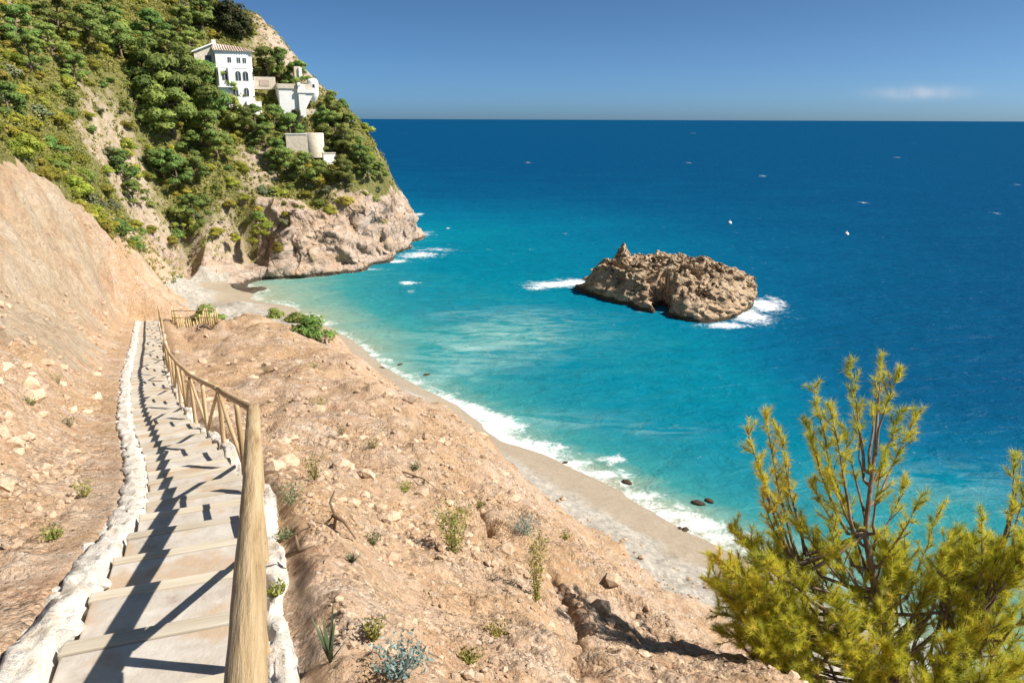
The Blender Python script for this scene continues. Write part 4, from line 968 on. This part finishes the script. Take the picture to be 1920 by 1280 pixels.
# main villa: curved white front, three storeys, tiled roof
def villa():
    e = block('villa', 452, 192, 139, R(14)); e.scale = (.82, .82, .82); tag(e, 'white three storey villa with tiled roof and arched windows on the hillside', 'house')
    z0, z1 = .0, 10.6
    # plan: straight front turning into a rounded right corner
    plan = [(-4.4, 5.5), (-4.4, 0), (1.6, 0)] + [(1.6 + 1.9 * math.sin(a), 1.9 - 1.9 * math.cos(a)) for a in np.linspace(.2, math.pi / 2, 7)] + [(3.5, 5.5)]
    def wall(name, za, zb, grow, mat):
        pl = [(x * grow, y if y > 3 else y - (grow - 1) * 2) for x, y in plan]; n = len(pl)
        return mesh_obj(name, [(x, y, za) for x, y in pl] + [(x, y, zb) for x, y in pl], [(i, (i + 1) % n, n + (i + 1) % n, n + i) for i in range(n)] + [tuple(range(n, 2 * n))], mat, e, False)
    wall('wall', -2.0, 10.2, 1.0, M['plaster'])
    wall('string_course', 6.9, 7.12, 1.03, M['plaster'])
    wall('cornice', 10.0, 10.35, 1.05, M['plaster'])
    # roof: low pitched, individual tile rows
    rf = mesh_obj('roof', [(-4.9, -.55, 10.36), (3.9, -.3, 10.36), (3.9, 5.8, 11.0), (-4.9, 5.8, 11.9), (-4.6, 2.2, 11.9), (2.2, 2.4, 11.3)], [(0, 1, 5, 4), (1, 2, 5), (5, 2, 3, 4), (0, 4, 3)], M['tile'], e, False)
    for k in range(16):
        x = -4.6 + k * .52; a = Vector((x, -.52, 10.42)); b = Vector((min(x + .2, 2.1), 2.2, 11.9 - (x + 4.6) * .083)); 
        mb = MB(); mb.tube([a, b], .10, 6); mb.build('tile_row', M['tile'], rf, True)
    box_part('chimney', rf, -4.3, -3.5, 2.3, 3.1, 11.2, 12.6, M['plaster']); 
    # left wing with sloping white gable
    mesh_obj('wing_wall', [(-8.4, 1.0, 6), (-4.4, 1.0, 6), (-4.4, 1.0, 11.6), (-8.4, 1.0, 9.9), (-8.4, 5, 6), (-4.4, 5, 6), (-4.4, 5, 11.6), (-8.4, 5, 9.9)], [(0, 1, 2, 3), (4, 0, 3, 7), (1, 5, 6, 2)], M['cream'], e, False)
    mesh_obj('wing_roof', [(-8.9, .5, 9.75), (-4.2, .5, 11.75), (-4.2, 5.4, 11.75), (-8.9, 5.4, 9.75), (-8.9, .5, 10.0), (-4.2, .5, 12.0), (-4.2, 5.4, 12.0), (-8.9, 5.4, 10.0)], [(3, 2, 1, 0), (4, 5, 6, 7), (0, 1, 5, 4), (1, 2, 6, 5), (2, 3, 7, 6), (3, 0, 4, 7)], M['plaster'], e, False)
    box_part('doorway', e, -6.2, -5.0, .93, 1.04, 7.0, 9.3, M['glass'])
    for x in (-1.6, .3, 1.5): window(e, x, 8.0, .72, 1.05)
    for x in (-2.9, -.1, 1.45): window(e, x, 4.4, 1.15, 1.95, True)
    window(e, 1.35, 1.2, 1.05, 1.8, True); window(e, -.9, 1.2, 1.05, 1.8, True)
    sd_ = empty('side'); sd_.parent = e; sd_.location = (3.5, 0, 0)
    bpy.data.objects.remove(sd_)
    # window round the right corner
    a = 1.05; mb = MB(); cx, cy = 1.6 + 1.93 * math.sin(a), 1.9 - 1.93 * math.cos(a); tx, ty = math.cos(a), math.sin(a)
    mb.add([(cx - tx * .32, cy - ty * .32, 4.6), (cx + tx * .32, cy + ty * .32, 4.6), (cx + tx * .32, cy + ty * .32, 6.2), (cx, cy, 6.5), (cx - tx * .32, cy - ty * .32, 6.2)], [(0, 1, 2, 3, 4)]); mb.build('corner_window', M['glass'], e)
    # arcade pillars on the left of the first floor
    for x in (-4.0, -2.0): box_part('pillar', e, x - .2, x + .2, -.5, -.1, 3.2, 7.0, M['plaster'])
    box_part('terrace_slab', e, -4.6, -1.4, -.75, -.02, 3.0, 3.2, M['plaster'])
    # stepped base
    box_part('base_wall', e, 1.0, 4.1, -.9, 4.0, -3.2, .2, M['plaster'])
villa()
def terrace_house():
    e = block('terrace_house', 553, 225, 143, R(10)); tag(e, 'white walled terrace house with tall pillar and round turret lower on the headland', 'house')
    def bx_(name, a, b, c_, d_, y0, y1, mat): return box_part(name, e, (a - 553) * U, (b - 553) * U, y0, y1, (225 - d_) * U, (225 - c_) * U, mat)
    bx_('garden_wall', 487, 526, 148, 170, 2.0, 2.6, M['cream'])
    bx_('garden_doorway', 497, 514, 153, 164, 1.92, 2.05, M['tile'])
    bx_('shade_wall', 528, 564, 168, 214, .3, 4.0, M['plaster'])
    bx_('parapet', 526, 590, 160, 168.5, .1, 4.2, M['cream'])
    w_ = bx_('pillar_wall', 563, 575, 160, 246, -.2, 3.4, M['plaster'])
    bx_('pillar_head', 562, 568, 157, 163, -.3, .4, M['plaster'])
    bx_('cornice', 561, 594, 169, 176, -.35, 3.6, M['plaster'])
    mesh_obj('bracket', [((575 - 553) * U, -.1, (225 - 176) * U), ((592 - 553) * U, -.1, (225 - 176) * U), ((575 - 553) * U, -.1, (225 - 205) * U), ((575 - 553) * U, 3.2, (225 - 176) * U), ((592 - 553) * U, 3.2, (225 - 176) * U), ((575 - 553) * U, 3.2, (225 - 205) * U)], [(0, 2, 1), (3, 4, 5), (1, 2, 5, 4), (0, 1, 4, 3), (0, 3, 5, 2)], M['plaster'], e, False)
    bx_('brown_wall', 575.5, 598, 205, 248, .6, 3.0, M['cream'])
    mb = MB(); mb.lathe([(0, (225 - 149) * U), (.8, (225 - 150) * U), (1.05, (225 - 156) * U), (1.05, (225 - 178) * U), (.75, (225 - 186) * U), (.35, (225 - 192) * U)], 18)
    o = mb.build('turret', M['plaster'], e, True); o.location = ((593 - 553) * U, 1.2, 0)
    mb = MB(); mb.box(-.2, .2, -1.09, -1.0, (225 - 166) * U, (225 - 160) * U); mb.build('turret_window', M['glass'], o)
    bx_('roof_block', 567, 579, 126, 150, 4.5, 6.0, M['cream'])
    bx_('roof_block_face', 575, 581, 128, 150, 4.2, 6.2, M['plaster'])
terrace_house()
def retaining():
    e = block('retaining_wall', 575, 285, 137, R(6)); tag(e, 'curved cream stone retaining wall below the terrace house', 'wall')
    mb = MB(); mb.box(-3.4, 1.0, -.1, 2.4, -1.2, 3.0); mb.build('wall', M['cream'], e)
    mb = MB(); mb.lathe([(1.75, -1.0), (1.75, 3.15), (1.6, 3.25), (0, 3.25)], 22); o = mb.build('bastion', M['cream'], e, True); o.location = (1.55, 1.2, 0)
    mb = MB(); mb.box(-3.5, .25, -.2, .1, 3.0, 3.18); mb.build('coping', M['plaster'], e)
retaining()
def small_wall(px, py, fwd, w_, h_, d_, label, name='garden_wall'):
    e = block(name, px, py, fwd, R(20)); tag(e, label, 'wall')
    mb = MB(); mb.box(-w_ / 2, w_ / 2, 0, d_, -1.5, h_); mb.build('wall', M['plaster'], e)
    mb = MB(); mb.box(-w_ / 2 - .08, w_ / 2 + .08, -.08, d_ + .08, h_, h_ + .18); mb.build('coping', M['cream'], e)
small_wall(618, 298, 136.5, 2.2, .9, .6, 'low white garden wall below the curved retaining wall')
def far_house():
    e = block('white_house', 661, 256, 147.5, R(30)); tag(e, 'small white house edge at the right end of the headland ridge', 'house')
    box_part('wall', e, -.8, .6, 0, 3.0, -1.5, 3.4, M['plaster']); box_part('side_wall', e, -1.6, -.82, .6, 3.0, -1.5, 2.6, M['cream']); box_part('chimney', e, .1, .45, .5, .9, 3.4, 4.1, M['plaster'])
far_house()

# boulders at the far beach and along the water
BLD = [rock_mesh('boulder', 3, .3, 90 + k, M['rock'], .8, True) for k in range(4)]
for px, py, sz, sc, lab in ((486, 515, 1.6, (1.3, 1, 1.1), 'square ochre boulder at the water edge below the cave'), (405, 520, 3.4, (1.5, .8, .75), 'large smooth boulder on the far beach left of the cave'), (365, 512, 2.2, (.9, .8, .9), 'small rounded boulder leaning on the big beach boulder'), (450, 512, 1.3, (1.3, .8, .6), 'low flat boulder between the big beach boulder and the ochre one')):
    q = S(px, py, .6); o = link('boulder', BLD[int(px) % 4]); o.location = q; o.scale = tuple(sz * a for a in sc); o.rotation_euler = (0, 0, random.uniform(0, 6)); tag(o, lab, 'boulder')
SR = [rock_mesh('shore_rock', 2, .3, 95 + k, M['islet'], .6, True) for k in range(3)]
SRK = [(1040, 872, .55), (1025, 878, .4), (1060, 866, .45), (965, 852, .5), (985, 858, .45), (1175, 903, .8), (1310, 942, .9), (1330, 938, .7), (1285, 992, .6), (1275, 990, .4), (715, 690, .8), (750, 683, .6), (800, 702, .7)]
for px, py, sz in SRK:
    q = S(px, py, .05); o = link('shore_rock', random.choice(SR)); o.location = q; sz *= .36; o.scale = (sz * 1.5, sz, sz * .8); o.rotation_euler = (0, 0, random.uniform(0, 6))
    tag(o, 'small dark rock washed by the surf along the near beach' if px > 900 else 'dark rock showing in the clear shallows off the far beach', 'rock', 'surf rocks' if px > 900 else 'rocks in the shallows')

# ------------------------------------------------------------------ plants on the slope
def blades(n, L, wd, spread, seed, curve=.3):
    r = np.random.default_rng(seed); V = []; Fc = []; T = []
    for k in range(n):
        a = r.uniform(0, 6.28); tilt = r.uniform(.1, spread); l = L * r.uniform(.6, 1.1); d = np.array([math.cos(a), math.sin(a), 0]); s_ = np.array([-d[1], d[0], 0]); b = len(V)
        for i in range(4):
            u = i / 3; q = d * (l * u * math.sin(tilt) + curve * l * u * u * .4) + np.array([0, 0, l * u * math.cos(tilt) - curve * l * u * u * .25]); ww = wd * (1 - u) ** .7 * (.7 + .6 * min(u * 3, 1))
            V += [q - s_ * ww, q + s_ * ww]; T += [.3 + .5 * u * r.random()] * 2
        for i in range(3): Fc.append((b + 2 * i, b + 2 * i + 1, b + 2 * i + 3, b + 2 * i + 2))
    return V, np.array(Fc), T
def plant(name, px, py, mat, label, cat, builder, group=None):
    q = hit(px, py, 2.5)
    if q is None: return
    V, Fc, T = builder(); e = empty(name, q); tag(e, label, cat, group); o = mesh_obj('leaves', V, Fc, mat, e, False, None, {'tint': T}); return e
def stalk_weed(h_, n, wd, seed):
    def f():
        r = np.random.default_rng(seed); V = []; Fc = []; T = []
        for k in range(n):
            a = r.uniform(0, 6.28); rad_ = r.uniform(.02, wd); z = r.uniform(.05, 1) * h_; rad_ *= .4 + z / h_; p = np.array([math.cos(a) * rad_, math.sin(a) * rad_, z]); d = r.normal(size=3); d[2] = abs(d[2]); d /= np.linalg.norm(d); s_ = np.cross(d, r.normal(size=3)); s_ /= np.linalg.norm(s_)
            l = r.uniform(.018, .042); b = len(V); V += [p - s_ * l * .25, p + s_ * l * .25, p + d * l]; Fc.append((b, b + 1, b + 2)); T += [r.random()] * 3
        for k in range(10):
            a = r.uniform(0, 6.28); q = np.array([math.cos(a) * wd, math.sin(a) * wd, h_]) * r.uniform(.6, 1); b = len(V); V += [(-.004, 0, 0), (.004, 0, 0), tuple(q)]; Fc.append((b, b + 1, b + 2)); T += [.4] * 3
        return V, np.array(Fc), T
    return f
plant('yucca', 620, 1240, M['agave'], 'spiky young yucca with upright blades right of the railing', 'plant', lambda: blades(11, .34, .013, .65, 5, .1))
plant('succulent', 755, 1262, M['bluegreen'], 'pale blue green succulent at the bottom edge of the slope', 'plant', stalk_weed(.14, 500, .15, 6))
plant('succulent', 985, 1000, M['bluegreen'], 'pale blue green plant beside the dark hollow on the slope', 'plant', stalk_weed(.28, 650, .24, 7))
plant('weed', 850, 1035, M['weed'], 'bushy yellow green weed in the middle of the slope', 'weed', stalk_weed(.62, 1500, .20, 8))
plant('weed', 1005, 1130, M['weed'], 'tall thin yellow green weed beside the dark gully', 'weed', stalk_weed(.95, 1100, .12, 9))
plant('shrub', 660, 1055, M['agave'], 'tiny grey green tuft on the slope below the forked twig', 'plant', lambda: blades(60, .10, .004, 1.0, 10))
plant('shrub', 590, 900, M['weed'], 'small green weed close to the top of the near handrail', 'weed', stalk_weed(.35, 260, .14, 11))
plant('shrub', 545, 945, M['greybush'], 'sparse grey green weed on the slope right of the handrail', 'weed', stalk_weed(.25, 260, .2, 12))
SPT = [(535, 1010), (570, 1030), (700, 1200), (820, 1180), (930, 1190), (880, 1240), (640, 940), (760, 920), (780, 1060), (700, 1020), (900, 950), (1100, 1180), (640, 820), (560, 800), (700, 840), (780, 880), (860, 890), (520, 1120), (1180, 1240), (1060, 1010), (100, 1010), (60, 1120), (160, 930), (30, 900), (130, 800), (60, 760), (180, 700), (110, 720), (250, 1060 - 200), (600, 760), (500, 700), (450, 650), (590, 690), (640, 730)]
for i, (px, py) in enumerate(SPT):
    if i % 5 in (1, 3): continue
    lab = 'small dry green tuft on the bare earth left of the path' if px < 260 else 'small dry green tuft scattered on the earth slope right of the railing'
    plant('tuft', px, py, M['weed'] if i % 3 else M['greybush'], lab, 'weed', stalk_weed(random.uniform(.07, .15) * (1 + .04 * max(0, 1000 - py) / 10), 220, random.uniform(.05, .11) * (1 + .04 * max(0, 1000 - py) / 10), 40 + i), 'tufts left of the path' if px < 260 else 'tufts on the right slope')
def twig(px, py, segs, label):
    q = hit(px, py, 2.5); e = empty('dry_branch', q); tag(e, label, 'branch'); 
    for sg in segs:
        mb = MB(); mb.tube(sg, [.022 - .016 * i / (len(sg) - 1) for i in range(len(sg))], 6); mb.build('twig', M['twig'], e, True)
twig(625, 990, [[(0, 0, -.05), (.03, 0, .12), (-.02, .02, .26), (.03, .03, .38)], [(.0, 0, .14), (.12, -.05, .1), (.24, -.15, -.02)], [(-.1, -.02, .02), (.0, 0, .12)]], 'dark forked dry twig sticking out of the slope near the railing')
twig(780, 900, [[(-.5, .3, .05), (-.2, .1, .10), (.15, -.1, .08), (.4, -.3, -.02)], [(.15, -.1, .08), (.16, -.15, -.25)]], 'long dark dead branch lying across the middle of the slope')
twig(560, 1055, [[(-.12, .1, .0), (0, .02, .09), (.14, 0, .16)], [(0, .02, .09), (-.02, .05, .22)]], 'small dead twig on the slope right of the thick handrail')

# ------------------------------------------------------------------ foreground pine on the right
def front_pine():
    r = random.Random(77); rn = np.random.default_rng(77)
    D0 = 8.6
    def W(px, py, d): return CAMZ_V + Vector(ray(px, py)) * d
    CAMZ_V = Vector((0, 0, CAMZ))
    basep = W(1740, 1440, D0); basep.z = hz1(basep.x, basep.y) - .1
    e = empty('pine_tree', basep); tag(e, 'feathery yellow green young pine in the right foreground above the sea', 'tree')
    loc = lambda v: v - basep
    lead = [basep, W(1715, 1330, D0 + .1), W(1650, 1150, D0), W(1622, 1000, D0 - .1), W(1640, 850, D0), W(1650, 720, D0)]
    lead2 = [W(1720, 1360, D0), W(1790, 1250, D0 + .3), W(1850, 1100, D0 + .4), W(1900, 960, D0 + .5), W(1915, 870, D0 + .5)]
    mb = MB(); mb.tube([loc(q) for q in lead], [.11, .085, .055, .034, .022, .008], 8); mb.build('trunk', M['bark'], e, True)
    mb = MB(); mb.tube([loc(q) for q in lead2], [.06, .045, .03, .02, .008], 7); mb.build('limb', M['bark'], e, True)
    ENDS = [(1590, 680, 1620, 880), (1655, 668, 1630, 880), (1690, 690, 1640, 850), (1720, 775, 1650, 930), (1690, 770, 1640, 900), (1610, 760, 1620, 900), (1530, 722, 1600, 980), (1555, 760, 1600, 1000), (1515, 790, 1590, 1000), (1580, 800, 1620, 960), (1520, 820, 1590, 1000),
            (1432, 765, 1500, 1060), (1400, 800, 1490, 1060), (1460, 800, 1510, 1040), (1420, 870, 1500, 1080), (1465, 900, 1540, 1080), (1430, 930, 1520, 1100), (1550, 880, 1615, 1020), (1520, 900, 1600, 1060), (1700, 900, 1640, 1020), (1660, 860, 1640, 1000), (1730, 930, 1650, 1060), (1580, 930, 1620, 1060),
            (1765, 955, 1700, 1120), (1790, 1000, 1720, 1150), (1840, 960, 1830, 1140), (1905, 850, 1890, 980), (1930, 900, 1900, 1020), (1900, 940, 1880, 1050), (1870, 1030, 1850, 1120), (1940, 1040, 1880, 1100),
            (1340, 1040, 1540, 1180), (1325, 1090, 1540, 1200), (1370, 990, 1530, 1150), (1400, 1010, 1540, 1140), (1450, 1000, 1560, 1120), (1500, 980, 1590, 1100), (1345, 1140, 1560, 1230), (1400, 1180, 1580, 1250), (1440, 1110, 1580, 1190), (1480, 1060, 1590, 1150), (1540, 1040, 1610, 1120), (1600, 1040, 1630, 1120), (1660, 1010, 1640, 1090), (1690, 1080, 1650, 1150), (1740, 1090, 1690, 1180),
            (1460, 1220, 1620, 1280), (1520, 1160, 1630, 1230), (1560, 1120, 1640, 1190), (1580, 1240, 1680, 1300), (1640, 1180, 1670, 1250), (1500, 1290, 1650, 1330), (1640, 1280, 1700, 1330), (1700, 1200, 1700, 1290), (1780, 1120, 1800, 1220), (1830, 1180, 1800, 1260), (1900, 1150, 1840, 1230), (1920, 1240, 1800, 1290), (1860, 1270, 1780, 1310), (1780, 1280, 1740, 1330), (1740, 1170, 1700, 1270),
            (1420, 1250, 1600, 1290), (1380, 1100, 1550, 1200), (1560, 1000, 1610, 1100), (1480, 1130, 1580, 1200), (1610, 1100, 1640, 1190), (1800, 1060, 1760, 1160), (1950, 1130, 1880, 1200), (1880, 1100, 1850, 1180), (1350, 1180, 1560, 1260), (1430, 1040, 1560, 1150), (1545, 1200, 1640, 1260), (1470, 1160, 1590, 1230), (1730, 1240, 1720, 1310)]
    for k in range(100):
        px = r.uniform(1340, 1960); py = r.uniform(1000 + max(0, 1480 - px) * .55, 1330)
        if px < 1480 + (py - 1100) * .3 - 60 and py > 1220: continue
        ENDS.append((px, py, px + (1680 - px) * .35, py + 130))
    tufts = []       # base, direction, tint, size
    for bi, (px, py, sx, sy) in enumerate(ENDS):
        dz = r.uniform(-.55, .75); dense = py > 960
        a = W(sx, sy, D0 + dz * .25); b = W(px, py, D0 + dz)
        best = None
        for pl in (lead, lead2):
            for i0 in range(len(pl) - 1):
                ab = pl[i0 + 1] - pl[i0]; u = max(0, min(1, (a - pl[i0]).dot(ab) / ab.length_squared)); c_ = pl[i0] + ab * u
                c2 = c_ - Vector((0, 0, min(.5, (c_ - a).length * .45))); 
                u2 = max(0, min(1, (c2 - pl[i0]).dot(ab) / ab.length_squared)); c3 = pl[i0] + ab * u2
                if best is None or (c3 - a).length < (best - a).length: best = c3
        L = (b - a).length; mid = (a + b) / 2 + Vector((r.uniform(-.1, .1), r.uniform(-.1, .1), -.10 * L + .0))
        pts = []
        for i in range(7):
            u = i / 6; pts.append(a * (1 - u) ** 2 + mid * 2 * u * (1 - u) + b * u * u + Vector((r.uniform(-1, 1), r.uniform(-1, 1), r.uniform(-1, 1))) * .012)
        mb = MB(); r0 = .010 + .008 * L; mb.tube([loc(q) for q in pts], [r0 * (1 - .82 * i / 6) for i in range(7)], 5)
        branch = mb
        if (best - a).length > .02: branch.tube([loc(best), loc((best + a) / 2) + Vector((0, 0, -.04 * (best - a).length)), loc(a), loc(pts[1])], [r0 * 1.35, r0 * 1.2, r0, r0 * .85], 6)
        brown = .35 if (px < 1470 and py < 960) else (.18 if px < 1400 else 0)
        nt = int((20 if dense else 9) * max(.6, min(L / .9, 1.8)))
        for k in range(nt):
            u = .30 + .70 * (k + r.random()) / nt if dense else .38 + .62 * (k + r.random()) / nt
            i = min(int(u * 6), 5); q = pts[i].lerp(pts[i + 1], u * 6 - i); t = (pts[i + 1] - pts[i]).normalized()
            side = Vector((r.gauss(0, 1), r.gauss(0, 1), r.gauss(0, 1))); side = (side - t * side.dot(t)).normalized()
            d = (t * r.uniform(.4, 1.0) + side * r.uniform(.4, 1.0) + Vector((0, 0, .35))).normalized(); l = r.uniform(.10, .30) * (1.15 - .55 * u) * (1.4 if dense else 1.0)
            tip = q + d * l; branch.tube([loc(q), loc(q.lerp(tip, .55)) + Vector((0, 0, -.012)), loc(tip)], [.006, .0045, .003], 4)
            tufts.append((tip, d, brown, r.uniform(.8, 1.2)))
            if r.random() < .8: tufts.append((q.lerp(tip, .45), (d + side * .3).normalized(), brown, r.uniform(.7, 1.0)))
            if dense and r.random() < .5: tufts.append((q.lerp(tip, .75), (d - side * .3).normalized(), brown, r.uniform(.7, 1.0)))
        tufts.append((pts[-1], (pts[-1] - pts[-2]).normalized(), brown, 1.2)); tufts.append((pts[-1] - (pts[-1] - pts[-2]) * .5, (pts[-1] - pts[-2]).normalized(), brown, 1.1))
        branch.build('branch', M['bark'], e, True)
    V = []; T = []
    for tip, d, brown, sz in tufts:
        n = int(50 * sz); d = np.array(d); base = np.array(loc(tip))
        back = rn.random(n) * .10 * sz; o_ = rn.normal(size=(n, 3)); o_ -= (o_ @ d)[:, None] * d; o_ /= np.linalg.norm(o_, axis=1)[:, None]
        spr = rn.uniform(.35, 1.25, n)[:, None]; dirs = d[None] * (1.1 - .4 * spr) + o_ * spr; dirs /= np.linalg.norm(dirs, axis=1)[:, None]
        ln = rn.uniform(.055, .125, n)[:, None] * sz; p0 = base - d * back[:, None]; p1 = p0 + dirs * ln
        wv = np.cross(dirs, rn.normal(size=(n, 3))); wv /= np.linalg.norm(wv, axis=1)[:, None]; wv *= .0027
        V.append(np.stack([p0 - wv, p0 + wv, p1], 1).reshape(-1, 3))
        tt_ = np.clip(rn.normal(.41 + brown + .10 * rn.normal(), .14) + (.4 if rn.random() < .07 else 0), 0, 1.1); T.append(np.full(3 * n, tt_))
    V = np.concatenate(V); mesh_obj('needles', V, np.arange(len(V)).reshape(-1, 3), M['needle'], e, False, 'stuff', {'tint': np.concatenate(T)})
front_pine()

# ------------------------------------------------------------------ buoys on the sea
for px, py, lab in ((1368, 419, 'small white buoy floating beyond the islet, nearer the peak'), (1587, 440, 'small white buoy floating far right of the islet')):
    q = S(px, py); e = empty('buoy', q); tag(e, lab, 'buoy')
    mb = MB(); mb.lathe([(0, -.4), (.35, -.3), (.5, -.05), (.52, .15), (.4, .42), (.2, .55), (.08, .6), (0, .61)], 16); mb.build('float', M['buoy'], e, True)
    mb = MB(); mb.tube([(0, 0, .55), (0, 0, .72)], .05, 8); mb.build('mast', M['buoy'], e, True)
    mb = MB(); mb.lathe([(0, .68), (.11, .70), (.11, .80), (0, .82)], 10); mb.build('top_mark', M['buoy'], e, True)

# prototypes that were never placed
for lst in PROTO.values():
    for o in lst:
        if o.name not in USED:
            for ch in list(o.children): bpy.data.objects.remove(ch)
            bpy.data.objects.remove(o)
